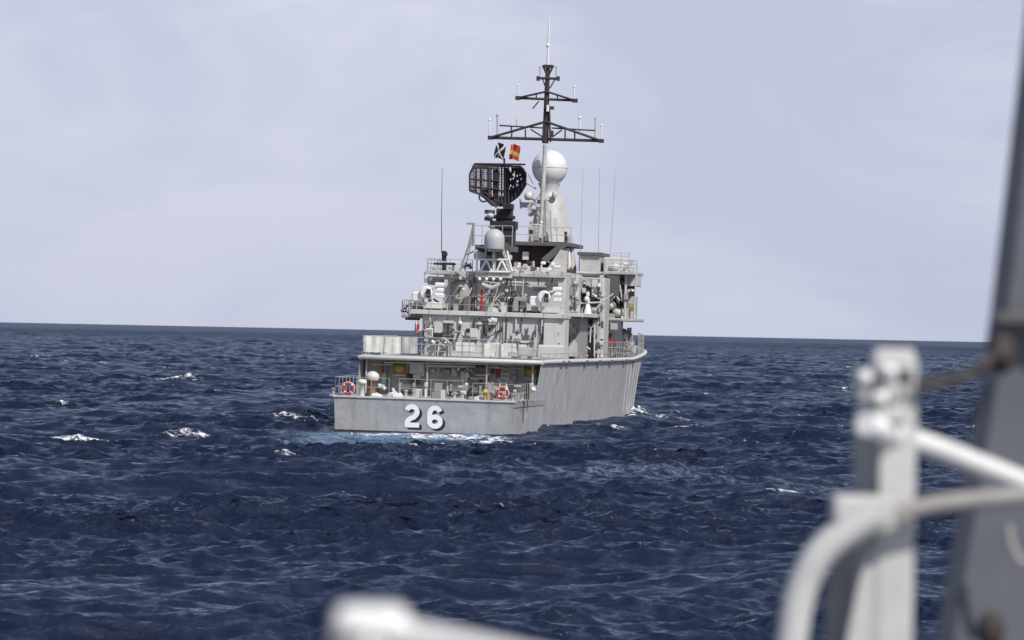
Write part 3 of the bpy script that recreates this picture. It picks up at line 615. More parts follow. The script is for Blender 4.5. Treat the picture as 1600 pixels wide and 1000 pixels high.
# twin white launcher assemblies
def mount(dx, dy, label, s=31.2):
    r_ = empty('white_canister_mount'); r_.parent = ship
    def q(x, y): return P(x + dx, y + dy, s)
    k = SC(s)
    c = q(652, 464); w_ = .31; MB().box(c.x - w_, c.x + w_, s, s + .9, c.z - .27, c.z + .3).build('canister', 'white', r_, .09)
    c = q(666, 457); MB().lathe((c.x, s - .1, c.z), [(.30, -.1), (.36, -.06), (.36, .5)], 18, 'Y').build('shield', 'white', r_)
    MB().box(c.x + .04, c.x + .29, s - .42, s - .21, c.z - .30, c.z + .2).build('sight_opening', 'black', r_, .05)
    for yy, w_ in ((445, .26), (453, .22), (462, .25)):
        c = q(686, yy); MB().box(c.x - w_, c.x + w_, s, s + .9, c.z - .12, c.z + .13).build('canister', 'white', r_, .08)
    c = q(676, 451); MB().tube([(c.x - .2, s, c.z), (c.x + .3, s, c.z + .15)], .07, 8).build('yoke', 'light', r_)
    b_ = MB(); pb(b_, 660 + dx, 472 + dy, 690 + dx, 482 + dy, s, .8); b_.build('base', 'light', r_, .04)
    b_ = MB(); pb(b_, 646 + dx, 472 + dy, 656 + dx, 480 + dy, s, .5); b_.build('bracket', 'dark', r_, .03)
mount(0, 0, ''); mount(184, 7, '')
# ---- second-level roof: port end
b_ = MB(); pb(b_, 688, 411, 712, 414, 33, .2); pt(b_, [(678, 412), (711, 412)], 33, .06); pt(b_, [(694, 425), (694, 410)], 33, .12); pt(b_, [(694, 408), (694, 392)], 33, .13, 8); pb(b_, 690, 394, 698, 400, 32.8, .4); b_.build('search_light', 'black', level2)
t_ = MB(); a = P(668, 425, 33); b = P(738, 427, 33); rail(t_, [a, b], .75, .7, 3, .02); rail(t_, [a, a + Vector((0, 9, 0))], .75, 1.5, 3, .02); t_.build('guard_rail', 'rail', level2)
b_ = MB(); pt(b_, [(712, 424), (728, 434)], 32.4, .12); pt(b_, [(718, 425), (732, 385), (740, 350)], 34, .055); pt(b_, [(726, 425), (738, 370)], 34, .03); pt(b_, [(729, 398), (741, 392)], 34, .05); b_.build('brace', 'mid', level2)
b_ = MB(); pt(b_, [(690, 395), (690, 330), (691, 263)], 34, .028, 6, r2=.012); b_.build('whip_antenna', 'dark', ship)
for pts, s in ((((907, 396), (911, 262)), 60), (((953, 402), (962, 266)), 62), (((935, 396), (937, 262)), 66)):
    b_ = MB(); pt(b_, pts, s, .020, 6, r2=.010); b_.build('whip_antenna', 'rail', ship)
# centre platform with white lattice and grey dome
cp = MB(); pb(cp, 742, 383, 797, 391, 32.5, 4.5); pb(cp, 762, 389, 782, 393, 31.3, 1.3); cplat = cp.build('dome_platform', 'dark', ship)
for pts in (((744, 424), (798, 425)), ((746, 405), (796, 406)), ((750, 424), (760, 406)), ((760, 406), (768, 424)), ((771, 424), (771, 392)), ((776, 424), (784, 406)), ((784, 406), (792, 424)), ((792, 392), (800, 424)), ((745, 424), (745, 392))):
    b_ = MB(); pt(b_, pts, 32.2, .06); b_.build('lattice', 'white', cplat)
b_ = MB(); pb(b_, 742, 394, 756, 402, 32.4, .8); pb(b_, 782, 410, 788, 418, 32.4, .5); b_.build('equipment_box', 'light', cplat, .04)
b_ = MB(); pb(b_, 750, 393, 792, 424, 34, 2); b_.build('platform_base', 'mid', cplat)
c = P(772, 389, 31.8); r_ = 16 / SC(31.8)
MB().lathe((c.x, 31.8, c.z), [(r_ * .95, 0), (r_, .08), (r_, .56)] + [(r_ * math.cos(R(a)), .56 + r_ * math.sin(R(a))) for a in range(8, 90, 8)] + [(.01, .56 + r_)], 28).build('communications_dome', 'domegrey', cplat)
# search radar
sr = empty('search_radar'); sr.parent = ship
b_ = MB(); pb(b_, 768, 355, 803, 390, 35, 1.1); pb(b_, 765, 345, 806, 358, 34.9, 1.3); pb(b_, 770, 336, 802, 342, 34.9, 1.2); pb(b_, 775, 326, 799, 347, 35, 1.0); b_.build('pedestal', 'black', sr, .05)
b_ = MB(); pb(b_, 757, 328, 772, 334, 34.7, .5); pt(b_, [(757, 341), (770, 343)], 34.6, .12); b_.build('feed_arm', 'dark', sr)
MB().ball(P(766, 337, 34.5), .15, 14, sx=1.4).build('horn', 'light', sr)
fr_ = MB()
# lattice reflector: concave, ribs along its height, curving away at the ends
def refl(u, v, dep=1.0):    # u in -1..1 across, v in 0..1 up
    x = 778 + 44 * u; lo = 296 if abs(u) < .0 else 0
    top = float(np.interp(u, [-1, -.8, .85, 1], [272, 260, 260, 271])); bot = float(np.interp(u, [-1, -.55, -.22, .25, .75, 1], [296, 306, 321, 322, 306, 288]))
    y = bot + (top - bot) * v
    return P(x, y, 34.6 + 1.1 * (1 - u * u) + .25 * math.sin(v * math.pi))
us = np.linspace(-1, 1, 17)
for i, u in enumerate(us):
    fr_.tube([refl(u, v) for v in np.linspace(0, 1, 7)], .028 if 0 < i < 8 else .04, 6)
for v in (0, .2, .4, .6, .8, 1):
    fr_.tube([refl(u, v) for u in np.linspace(-1, 1, 21)], .05 if v in (0, 1) else .02, 6)
fr_.build('reflector_frame', 'mast', sr)
mh = MB(); U = np.linspace(-.55, .99, 34); V = np.linspace(0, .97, 17); rgr = random.Random(5)
vs = [refl(u, v) + Vector((0, .07, 0)) for u in U for v in V]
fs = [(i * 17 + j, (i + 1) * 17 + j, (i + 1) * 17 + j + 1, i * 17 + j + 1) for i in range(33) for j in range(16) if (j < 4 and U[i] > -.5) or j < 2 or (U[i] > .16 and (U[i] < .34 or U[i] > .86 or j < 6 or rgr.random() > .2)) or (-.22 < U[i] < -.02 and rgr.random() > .25)]
wm = MB()
for u in np.linspace(-.98, .2, 26): wm.tube([refl(u, v) + Vector((0, .05, 0)) for v in np.linspace(0, 1, 5)], .013, 4)
for v in np.linspace(.05, .95, 14): wm.tube([refl(u, v) + Vector((0, .05, 0)) for u in np.linspace(-1, .2, 9)], .013, 4)
wm.build('wire_mesh', 'mast', sr)
mh.add(vs, fs, True); o = mh.build('mesh_panel', 'mast', sr); o.modifiers.new('thick', 'SOLIDIFY').thickness = .03
bk = MB()
for a, b in (((741, 256), (821, 257)), ((741, 257), (734, 272)), ((734, 272), (734, 298)), ((734, 298), (756, 306)), ((756, 306), (776, 324)), ((736, 280), (780, 283)), ((736, 292), (780, 296)), ((741, 262), (780, 264)), ((753, 265), (752, 300)), ((744, 262), (743, 300)), ((764, 262), (764, 308))): pt(bk, [a, b], 33.9, .055)
pt(bk, [(788, 247), (788, 258)], 34, .06)
for a, b in (((741, 257), (800, 258)), ((734, 290), (790, 300)), ((756, 306), (790, 322))): pt(bk, [a, b], [33.9, 36], .05)
bk.build('feed_support', 'mast', sr)
MB().box(*sum(((P(770, 300, 34).x, P(778, 300, 34).x), (34.0, 34.5), (P(770, 305, 34).z, P(770, 266, 34).z)), ())).build('waveguide', 'maroon', sr, .03)
b_ = MB(); pb(b_, 752, 296, 762, 308, 34, .5); b_.torus(P(756, 308, 33.9), .26, .05); b_.build('feed_box', 'black', sr, .03); b_ = MB(); pb(b_, 786, 318, 800, 327, 34.4, 1.2); b_.build('turntable', 'black', sr, .03)

# ---- radar platform rail, dark block for the shaded void, mast house
mp = MB(); pb(mp, 795, 378, 893, 384, 59, 8); mplat = mp.build('mast_platform', 'dark', ship, .03)
t_ = MB(); a = P(803, 378, 59.1); b = P(892, 380, 59.1); rail(t_, [a, b], .95, .8, 2, .022); t_.build('guard_rail', 'rail', mplat); t_ = MB(); rail(t_, [P(737, 384, 34), P(800, 385, 34)], 1.15, .6, 2, .022); t_.build('guard_rail', 'rail', mplat)
b_ = MB(); pb(b_, 729, 348, 742, 351, 34, .2); pt(b_, [(740, 384), (740, 349)], 34, .07); pb(b_, 762, 352, 773, 355, 34.2, .3); b_.build('bracket', 'mid', mplat)
b_ = MB(); pb(b_, 795, 384, 858, 418, 60, 5); b_.build('funnel_void', 'maroon', mplat)  # solid block, the void's shade is put into its dark red
b_ = MB(); b_.prism([(lambda p: (p.x, p.z))(P(x, y, 58.9)) for x, y in ((852, 412), (886, 384), (870, 384), (846, 404))], 58.9, 59.6); b_.build('brace', 'dark', mplat)
b_ = MB(); b_.prism([(lambda p: (p.x, p.z))(P(x, y, 58.6)) for x, y in ((850, 426), (886, 426), (886, 392), (876, 390))], 58.6, 62); b_.build('gusset', 'grey', mplat)
b_ = MB(); pb(b_, 816, 393, 826, 406, 59.5, .4); b_.build('equipment_box', 'light', mplat, .03)
for x0, y0, x1, y1, m_ in ((803, 410, 812, 424, 'white'), (815, 415, 825, 425, 'light'), (828, 414, 834, 424, 'dark'), (838, 418, 856, 428, 'light'), (860, 422, 874, 430, 'grey'), (822, 408, 830, 414, 'black')):
    b_ = MB(); pb(b_, x0, y0, x1, y1, 50, .8); b_.build('equipment_box', m_, mplat, .04)
b_ = MB(); pb(b_, 795, 424, 884, 431, 47, 15); b_.build('mast_deck', 'grey', mplat)
c = P(881, 426, 60); MB().lathe((c.x, 60, c.z), [(.48, 0), (.46, .6), (.34, 1.3), (.26, 1.5)], 20).build('exhaust_uptake', 'white', mplat)
b_ = MB(); c = P(893, 430, 62); q = P(890, 370, 62); b_.tube([c, q], .35, 14, r2=.2); b_.build('mast_leg', 'grey', mplat)
bh = MB(); pb(bh, 904, 399, 938, 432, 58, 6); bho = bh.build('director_house', 'grey', ship, .04)
b_ = MB(); pb(b_, 902, 394, 940, 399, 57.8, 6.4); b_.build('roof', 'dark', bho)
b_ = MB(); pb(b_, 900, 424, 942, 427, 57.6, .3); pb(b_, 906, 404, 908, 430, 57.8, .2); b_.build('trim', 'light', bho)
b_ = MB(); pb(b_, 943, 402, 968, 432, 58, 4); pb(b_, 966, 414, 980, 432, 59, 3); b_.build('annex', 'light', bho, .05)
# ---- cone mast with radome
cm = MB(); b0 = P(859, 378, 63); t0 = P(858, 306, 63); kk = SC(63)
cm.lathe((b0.x, 63, b0.z), [(34 / kk, 0), (33 / kk, .12), (27.5 / kk, (t0.z - b0.z) * .45), (20.5 / kk, (t0.z - b0.z) * .95), (17 / kk, t0.z - b0.z)], 28)
cone = cm.build('cone_mast', 'grey', ship)
b_ = MB(); pt(b_, [(884, 376), (884, 362)], 60.5, .09); b_.build('navigation_lamp', 'black', cone)
dmc = P(859, 262, 63); rr = 28 / kk
MB().ball(dmc, rr, 36).build('radome', 'dome', cone)
MB().torus(dmc, rr, .02, 'Z', 40).build('radome_seam', 'grey', cone)
MB().lathe((dmc.x, 63, dmc.z - rr * 1.55), [(.9, -.3), (.62, 0), (.5, .3), (.72, .75)], 24).build('radome_collar', 'light', cone)
b_ = MB(); c = P(867, 303, 62); b_.lathe(c, [(.16, -.2), (.2, -.05), (.16, .08), (.08, .16)], 16); b_.build('camera_pod', 'grey', cone)
po = MB(); pt(po, [(845, 378), (848, 300), (852, 226)], 61.5, .17, 10, r2=.13); pt(po, [(836, 378), (840, 330)], 61.4, .1); pt(po, [(853, 376), (854, 310)], 61.3, .07); pt(po, [(862, 378), (860, 330)], 60.6, .05); po.build('mast_pole', 'grey', cone)
b_ = MB()
for x0, y0, x1, y1 in ((820, 302, 832, 312), (812, 316, 830, 324), (826, 328, 836, 336), (832, 346, 840, 354)):
    q_ = MB(); pb(q_, x0, y0, x1, y1, 62, .6); q_.build('sensor_box', 'grey', cone)
for pts in (((812, 316), (838, 330)), ((826, 300), (838, 318)), ((822, 285), (838, 295)), ((826, 272), (834, 288)), ((813, 310), (814, 326))): pt(b_, pts, 62, .06)
b_.build('sensor_bracket', 'grey', cone)
q = P(826, 306, 61.7); MB().ball(q, .28, 16).build('sensor_ball', 'light', cone)
for x0, y0, x1, y1, m_ in ((832, 355, 842, 376, 'mid'), (842, 350, 846, 372, 'light'), (866, 340, 869, 360, 'light'), (829, 366, 834, 377, 'grey')):
    b_ = MB(); pb(b_, x0, y0, x1, y1, 60.6, .5); b_.build('equipment_box', m_, cone, .03)
# ---- lattice mast
ms = MB(); pt(ms, [(852, 224), (854, 160), (856, 104)], 63, .2, 10, r2=.13); pt(ms, [(848, 222), (850, 188)], 62.8, .06); pt(ms, [(860, 222), (858, 165)], 62.8, .06)
mastp = ms.build('lattice_mast', 'mast', ship)
def yard(name, L_, R_, apex, drops, rad):
    y_ = MB(); pt(y_, [L_, R_], 62.9, rad); pt(y_, [L_, apex], 62.8, rad * .8); pt(y_, [apex, R_], 62.8, rad * .8)
    for (xa, ya), (xb, yb) in drops: pt(y_, [(xa, ya), (xb, yb)], 62.85, rad * .5)
    for (x, y) in (L_, R_): pb(y_, x - 4, y - 3, x + 4, y + 3, 62.7, .35)
    return y_.build(name, 'mast', mastp)
yl = yard('lower_yard', (766, 215), (939, 220), (853, 190), [((821, 215), (821, 202)), ((829, 202), (848, 214)), ((863, 214), (878, 203)), ((883, 217), (883, 203)), ((800, 206), (799, 216)), ((898, 206), (898, 217)), ((780, 196), (850, 200)), ((862, 200), (930, 204)), ((799, 196), (799, 206))], .095)
yu = yard('upper_yard', (809, 153), (898, 157), (854, 143), [((838, 146), (838, 154)), ((871, 147), (871, 155)), ((832, 170), (842, 158))], .08)
t_ = MB(); pt(t_, [(840, 122), (873, 123)], 62.9, .08); pb(t_, 838, 119, 843, 126, 62.8, .3); pb(t_, 869, 119, 874, 126, 62.8, .3); pt(t_, [(848, 102), (854, 116)], 62.9, .06); pt(t_, [(865, 102), (858, 116)], 62.9, .06); pt(t_, [(848, 124), (853, 138)], 62.9, .04); pt(t_, [(867, 124), (859, 138)], 62.9, .04); pb(t_, 849, 101, 862, 106, 62.8, .4); pb(t_, 858, 204, 864, 214, 62.7, .4); pb(t_, 859, 166, 865, 171, 62.7, .3); t_.build('crosstree', 'mast', mastp)
for x, ya, yb, r_, m_ in ((765, 187, 213, .06, 'white'), (777, 180, 212, .06, 'rail'), (906, 184, 208, .085, 'white'), (930, 185, 216, .055, 'rail'), (940, 196, 218, .06, 'white'), (809, 133, 152, .055, 'white'), (897, 135, 156, .06, 'white'), (844, 105, 118, .05, 'rail'), (869, 105, 118, .05, 'rail'), (807, 187, 197, .03, 'rail')):
    b_ = MB(); pt(b_, [(x, yb), (x, ya)], 62.9, r_ * .75, 8); q = P(x, ya, 62.9); b_.ball(q, r_ * 1.3, 10); b_.build('yard_antenna', m_, mastp)
b_ = MB(); pb(b_, 854, 164, 858, 174, 62.6, .15); b_.build('mast_plate', 'white', mastp)
tp = MB(); pt(tp, [(856, 102), (857, 70), (858, 34)], 63, .085, 8, r2=.05); pt(tp, [(858, 34), (859, 4)], 63, .03, 6, r2=.015); tp.ball(P(856, 71, 63), .13, 12); pt(tp, [(855, 34), (872, 34)], 63, .02); tp.build('topmast', 'white', mastp)
hy = MB()
for a, b, s2 in (((779, 216), (776, 345), 58), ((800, 217), (808, 345), 58), ((784, 216), (786, 226), 62.8), ((804, 217), (804, 226), 62.8)): pt(hy, [a, b], [62.8, s2], .008, 5)
hy.build('halyard', 'rail', mastp)

# ---- the small fittings and shade-dark blocks that crowd every wall and deck
def q4(x, y): return 594 + x / 3.661, 344 + y / 3.661
def fit(x0, y0, x1, y1, s, dp, name, m_, root, bv=.02):
    b_ = MB(); a = q4(x0, y0); b = q4(x1, y1); pb(b_, a[0], a[1], b[0], b[1], s, dp); return b_.build(name, m_, root, bv)
def run(pts, s, r_, name, m_, root):
    b_ = MB(); pt(b_, [q4(*p) for p in pts], s, r_); return b_.build(name, m_, root)
for x in (540, 727, 748): run([(x, 315), (x, 540)], 32.7, .045, 'vent_pipe', 'dark', level2)
for pts in (((660, 370), (610, 462)), ((695, 365), (640, 462)), ((620, 466), (727, 463)), ((575, 355), (600, 395), (640, 398), (690, 360)), ((757, 410), (757, 470)), ((775, 425), (790, 455), (805, 425)), ((810, 425), (825, 455)), ((560, 345), (700, 350)), ((735, 360), (860, 368)), ((905, 330), (905, 380)), ((985, 330), (980, 370)), ((400, 340), (520, 340)), ((450, 400), (450, 505)), ((482, 440), (482, 505))):
    run(pts, 32.5, .035, 'cable_conduit', 'dark', level2)
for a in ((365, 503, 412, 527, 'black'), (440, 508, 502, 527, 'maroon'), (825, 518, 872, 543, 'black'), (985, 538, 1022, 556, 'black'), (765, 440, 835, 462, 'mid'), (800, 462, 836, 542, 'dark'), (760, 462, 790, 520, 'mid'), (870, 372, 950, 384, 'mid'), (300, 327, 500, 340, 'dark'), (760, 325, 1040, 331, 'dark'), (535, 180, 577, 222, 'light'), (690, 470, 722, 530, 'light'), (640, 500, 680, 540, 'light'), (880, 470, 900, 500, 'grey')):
    fit(*a[:4], 32.3, .3, 'wall_locker_or_shade', a[4], level2)  # black and maroon blocks, and strips under the lip: shade put into colour
for x in (255, 330, 410, 500, 610, 690, 800, 880, 960, 1040): run([(x, 296), (x, 322)], 32.3, .04, 'bracket', 'mid', level2)
for pts in (((610, 130), (600, 215)), ((700, 150), (720, 215)), ((560, 150), (640, 165)), ((655, 170), (655, 300)), ((700, 180), (745, 300)), ((740, 230), (700, 290))): run(pts, 32.2, .05, 'lattice_strut', 'grey', cplat)
for a in ((560, 160, 600, 200, 'dark'), (690, 130, 730, 190, 'brown'), (610, 175, 640, 200, 'black'), (720, 200, 750, 225, 'light')): fit(*a[:4], 32.6, .5, 'equipment_box', a[4], cplat)
# first level
for pts in (((355, 635), (425, 636)), ((360, 662), (425, 662)), ((462, 600), (455, 640), (435, 690)), ((500, 620), (530, 650)), ((545, 560), (535, 620), (560, 680)), ((600, 600), (600, 660)), ((625, 590), (610, 640)), ((655, 575), (640, 620)), ((760, 640), (760, 690), (800, 692)), ((828, 620), (835, 700)), ((890, 640), (872, 660), (878, 715)), ((945, 640), (920, 700)), ((250, 575), (250, 780)), ((330, 575), (330, 690)), ((700, 560), (700, 780)), ((905, 575), (905, 640)), ((560, 575), (680, 575)), ((300, 575), (300, 600))):
    run(pts, 29.8, .04, 'cable_conduit', 'dark', deckhouse)
for a in ((258, 618, 302, 668, 'white'), (272, 630, 286, 655, 'mid'), (308, 590, 350, 645, 'light'), (306, 645, 355, 668, 'black'), (520, 635, 562, 680, 'light'), (495, 622, 515, 640, 'black'), (530, 680, 558, 690, 'dark'), (630, 575, 662, 600, 'mid'), (600, 610, 618, 650, 'dark'), (760, 675, 800, 700, 'mid'), (820, 655, 850, 705, 'dark'), (640, 560, 668, 582, 'white'), (300, 690, 318, 712, 'white'), (935, 590, 1016, 720, 'light'), (360, 575, 420, 590, 'light')):
    fit(*a[:4], 29.65, .3, 'wall_locker_or_shade', a[4], deckhouse)
for a in ((610, 702, 690, 755), (702, 705, 778, 757), (792, 712, 838, 755), (430, 700, 540, 752), (905, 715, 1046, 780)):
    fit(*a[:4], 27.5, .08, 'canvas_dodger', 'canvas', upper)
for x in (235, 315, 400, 470, 592, 690, 790, 900): run([(x, 700), (x, 790)], 10.7, .03, 'rail_post', 'mid', upper)
# midship recess and alcove
for x in (1055, 1076, 1122, 1140, 1262, 1272): run([(x, 312), (x, 588)], 42.8 if x < 1130 else 45.2, .055, 'column', 'light', mids)
for pts in (((1080, 330), (1118, 370)), ((1118, 370), (1080, 420)), ((1080, 420), (1118, 470)), ((1118, 470), (1080, 530)), ((1140, 330), (1260, 335)), ((1145, 475), (1262, 470)), ((1150, 600), (1150, 780)), ((1225, 600), (1225, 780)), ((1205, 610), (1200, 700)), ((1160, 620), (1200, 600)), ((1150, 700), (1200, 740)), ((1130, 575), (1130, 785)), ((1240, 500), (1270, 470), (1335, 420))):
    run(pts, 44.9, .05, 'pipe', 'light', mids)
for a in ((1145, 388, 1202, 415, 'black'), (1140, 430, 1170, 462, 'black'), (1200, 455, 1252, 480, 'black'), (1210, 340, 1242, 440, 'light'), (1150, 345, 1190, 375, 'mid'), (1168, 640, 1204, 692, 'black'), (1150, 590, 1210, 610, 'dark'), (1165, 735, 1200, 760, 'dark'), (1100, 500, 1118, 560, 'mid'), (1060, 470, 1075, 500, 'mid'), (1205, 500, 1240, 560, 'grey'), (1228, 600, 1258, 700, 'grey')):
    fit(*a[:4], 45.3, .4, 'junction_box_or_hole', a[4], mids)  # black box at the doorway stands for its shaded hole
for a in ((1022, 598, 1050, 680, 'mid'), (1060, 660, 1085, 700, 'dark'), (1090, 610, 1115, 650, 'mid'), (1040, 700, 1125, 780, 'grey')): fit(*a[:4], 39.4, .5, 'wall_locker_or_shade', a[4], mids)
def crowd(x0, y0, x1, y1, s0, s1, n, seed, root, names=('junction_box_or_hole', 'pipe', 'lamp'), tones=('light', 'light', 'grey', 'grey', 'mid', 'mid', 'dark', 'black', 'white'), big=11):
    rg = random.Random(seed)
    for i in range(n):
        x, y, s = rg.uniform(x0, x1), rg.uniform(y0, y1), rg.uniform(s0, s1); t = rg.random(); m_ = rg.choice(tones)
        if t < .55:
            w_, h_ = rg.uniform(3, big), rg.uniform(3, big); b_ = MB(); pb(b_, x - w_ / 2, y - h_ / 2, x + w_ / 2, y + h_ / 2, s, rg.uniform(.2, .8)); b_.build(names[0], m_, root, .03)
        elif t < .9:
            b_ = MB(); l_ = rg.uniform(6, 22); a = rg.choice((0, 90, 90, 90, 60, 120, 35)) * math.pi / 180
            p = [(x - l_ / 2 * math.cos(a), y - l_ / 2 * math.sin(a)), (x, y + rg.uniform(-1, 1)), (x + l_ / 2 * math.cos(a), y + l_ / 2 * math.sin(a))]
            p = [(min(x1 + 2, max(x0 - 2, u)), min(y1 + 2, max(y0 - 2, v))) for u, v in p]
            pt(b_, p, s, rg.uniform(.03, .075)); b_.build(names[1], m_, root)
        else:
            MB().ball(P(x, y, s), rg.uniform(.07, .14), 12).build(names[2], rg.choice(('white', 'light')), root)
crowd(947, 408, 988, 428, 57, 60, 16, 3, bw, tones=('light', 'light', 'grey', 'mid'))
crowd(947, 430, 990, 498, 57, 61, 46, 4, bw, big=13)
crowd(962, 514, 992, 553, 60, 63, 30, 5, ship, ('stores_box', 'stanchion', 'deck_lamp'), ('light', 'grey', 'mid', 'dark', 'dark', 'brown', 'white'))
crowd(946, 500, 962, 556, 50, 52, 14, 6, mids, tones=('mid', 'dark', 'grey', 'redd'))
crowd(906, 436, 942, 488, 44.6, 45.6, 20, 7, mids, big=8)
crowd(908, 498, 942, 556, 44.6, 45.6, 22, 8, mids, big=8)
crowd(580, 600, 838, 622, 2.5, 8.5, 46, 9, qb, ('deck_fitting', 'stanchion', 'float'), ('light', 'grey', 'mid', 'dark', 'dark', 'black', 'white', 'canvas', 'brown'), 9)
crowd(584, 566, 838, 598, 11.6, 12.4, 34, 10, qb, ('switch_box', 'overhead_pipe', 'deckhead_lamp'), ('light', 'grey', 'grey', 'mid', 'dark', 'redd'), 9)
crowd(800, 410, 884, 428, 46.5, 49, 22, 11, mplat, ('deck_locker', 'vent_pipe', 'lamp'), ('white', 'light', 'grey', 'mid', 'dark'), 8)
crowd(826, 312, 846, 376, 60.4, 61.4, 22, 12, cone, tones=('grey', 'grey', 'mid', 'light'), big=7)
crowd(664, 434, 735, 484, 31.8, 32.6, 18, 14, level2, ('valve_box', 'cable_conduit', 'lamp'), ('light', 'grey', 'mid', 'mid', 'dark'), 8)
crowd(745, 438, 826, 486, 32.0, 32.6, 22, 15, level2, ('valve_box', 'cable_conduit', 'lamp'), ('light', 'grey', 'mid', 'mid', 'dark'), 7)
crowd(664, 498, 850, 550, 29.3, 29.8, 22, 16, deckhouse, ('valve_box', 'cable_conduit', 'lamp'), ('light', 'light', 'grey', 'mid', 'dark'), 7)
crowd(883, 434, 904, 488, 42.4, 42.8, 12, 17, mids, tones=('light', 'grey', 'mid'), big=6)
crowd(668, 412, 736, 424, 33, 36, 10, 18, level2, ('stores_box', 'stanchion', 'lamp'), ('mid', 'grey', 'dark'), 6)
crowd(628, 474, 662, 492, 31.4, 32.4, 14, 19, spn, ('valve_box', 'stanchion', 'lamp'), ('grey', 'mid', 'light', 'dark'), 7)

# ---- things hung on the ship: life rings, flags (top-level)
def place_local(o, c): o.matrix_world = SHIP @ Matrix.Translation(c)
def ring(px, py, s, rpx, label, flat=False, m_='red'):
    k = SC(s); r = rpx / k * .78; c = P(px, py, s)
    t = empty('life_ring'); place_local(t, c); tag(t, label, 'life ring', 'life rings hung about the frigate')
    ax = 'X' if flat else 'Y'
    MB().torus((0, 0, 0), r, r * .30, ax).build('ring', m_, t)
    for q in range(4):
        a = math.pi / 4 + q * math.pi / 2; mb = MB(); mb.torus((0, 0, 0), r, r * .33, ax, 4, 10, a0=a - .09, a1=a + .09); mb.build('band', 'white', t)
    gl = MB(); gl.torus((0, 0, 0), r * 1.33, .018, ax, 28, 6); gl.build('grab_line', 'canvas', t)
ring(544, 607, .1, 10, 'orange life ring on the stern rail at the port corner of the transom')
ring(785, 614, .1, 10, 'red life ring on the stern rail below the inclined ladder')
ring(651.5, 512, 29.6, 11, 'dark red life ring seen edge-on below the port sponson', True, 'redd')
ring(863, 521, 29.80, 10, 'red life ring on a pale board on the deckhouse wall', False, 'redd')
def flag(px0, py0, px1, py1, s, name, label, cols, fn):
    a = P(px0, py0, s); b = P(px1, py1, s); c = a
    W, H = b.x - a.x, a.z - b.z; n, m_ = 20, 20; vs = []; mb = MB()
    for i in range(n + 1):
        for j in range(m_ + 1):
            u, v = i / n, j / m_; vs.append((W * u + .05 * math.sin(v * 5 + 1), .22 * math.sin(u * 6 + v * 2.2) * (.3 + u), -H * v - .10 * u * math.sin(v * 3) + .05 * math.sin(u * 5)))
    for i in range(n):
        for j in range(m_):
            q = i * (m_ + 1) + j; o0 = len(mb.v)
            mb.f.append([q, q + m_ + 1, q + m_ + 2, q + 1]); mb.m.append(fn((i + .5) / n, (j + .5) / m_)); mb.sm.append(True)
    mb.v = vs
    o = mb.build(name, cols); place_local(o, c); o.modifiers.new('thick', 'SOLIDIFY').thickness = .012
    tag(o, label, 'flag', 'signal flags below the lower yard')
flag(773.5, 224, 788, 248, 62.6, 'signal_flag', 'dark navy signal flag with white diagonal cross above the search radar', ['navy', 'white'], lambda u, v: 1 if (abs(u - v) < .07 or abs(u + v - 1) < .07) else 0)
flag(797, 226, 811, 250, 62.6, 'signal_flag', 'red and yellow striped signal flag beside the white radome', ['red', 'yellow'], lambda u, v: 1 if .38 < v < .64 else 0)

# ------------------------------------------------------------------ own ship in the foreground (out of focus)
DECK = 3.42
od = MB(); poly = [(-3.2, -6), (3.6, -6), (3.6, 8), (2.6, 11), (1.6, 13.0), (.9, 13.4), (-2.2, 9), (-3.2, 4)]
n_ = len(poly)
od.add([(x, y, -.6) for x, y in poly] + [(x, y, DECK) for x, y in poly], [tuple(range(n_ - 1, -1, -1)), tuple(range(n_, 2 * n_))] + [(i, (i + 1) % n_, n_ + (i + 1) % n_, n_ + i) for i in range(n_)])
tag(od.build('own_ship_deck', 'slate'), 'grey deck of the ship the photograph is taken from', 'deck', kind='structure')
def ntube(mb, pts, d, r, n=14, r2=None):
    dd = d if isinstance(d, (list, tuple)) else [d] * len(pts)
    return mb.tube([NEAR(a, b, q) for (a, b), q in zip(pts, dd)], r, n, r2=r2)
def nbox(mb, x0, y0, x1, y1, d, dep, yaw=0.0, zb=None):
    c = NEAR((x0 + x1) / 2, (y0 + y1) / 2, d); k = FPX / d; hw, hh = abs(x1 - x0) / 2 / k, abs(y1 - y0) / 2 / k
    z0 = c.z - hh if zb is None else zb
    cs, sn = math.cos(yaw), math.sin(yaw); f = [(-hw, 0), (hw, 0), (hw, dep), (-hw, dep)]
    p = [(c.x + a * cs - b * sn, c.y + a * sn + b * cs) for a, b in f]
    return mb.hexa([(x, y, z0) for x, y in p] + [(x, y, c.z + hh) for x, y in p])
def smooth(pts, n=8):
    out = []; q = [pts[0]] + pts + [pts[-1]]
    for i in range(1, len(q) - 2):
        for k in range(n):
            t = k / n; out.append(tuple(.5 * (2 * q[i][a] + (q[i + 1][a] - q[i - 1][a]) * t + (2 * q[i - 1][a] - 5 * q[i][a] + 4 * q[i + 1][a] - q[i + 2][a]) * t * t + (3 * q[i][a] - q[i - 1][a] - 3 * q[i + 1][a] + q[i + 2][a]) * t ** 3) for a in range(2)))
    return out + [pts[-1]]
st = empty('rail_stanchion', NEAR(1390, 800, 10) * 1.0); st.location.z = DECK
tag(st, 'blurred pale grey rail stanchion with bolted head and handrail at lower right', 'stanchion')
MW = st.matrix_world.copy()
def own(mb, name, m_, root, bv=.004):
    off = root.location; mb.v = [(x - off.x, y - off.y, z - off.z) for x, y, z in mb.v]
    return mb.build(name, m_, root, bv)
post = MB(); nbox(post, 1372, 560, 1430, 1000, 10, .07, 0, DECK); own(post, 'post', 'near', st, .006)
fl = MB(); c = NEAR(1372, 640, 10.0); c2 = NEAR(1338, 640, 10.12); c3 = NEAR(1330, 1000, 10.12)
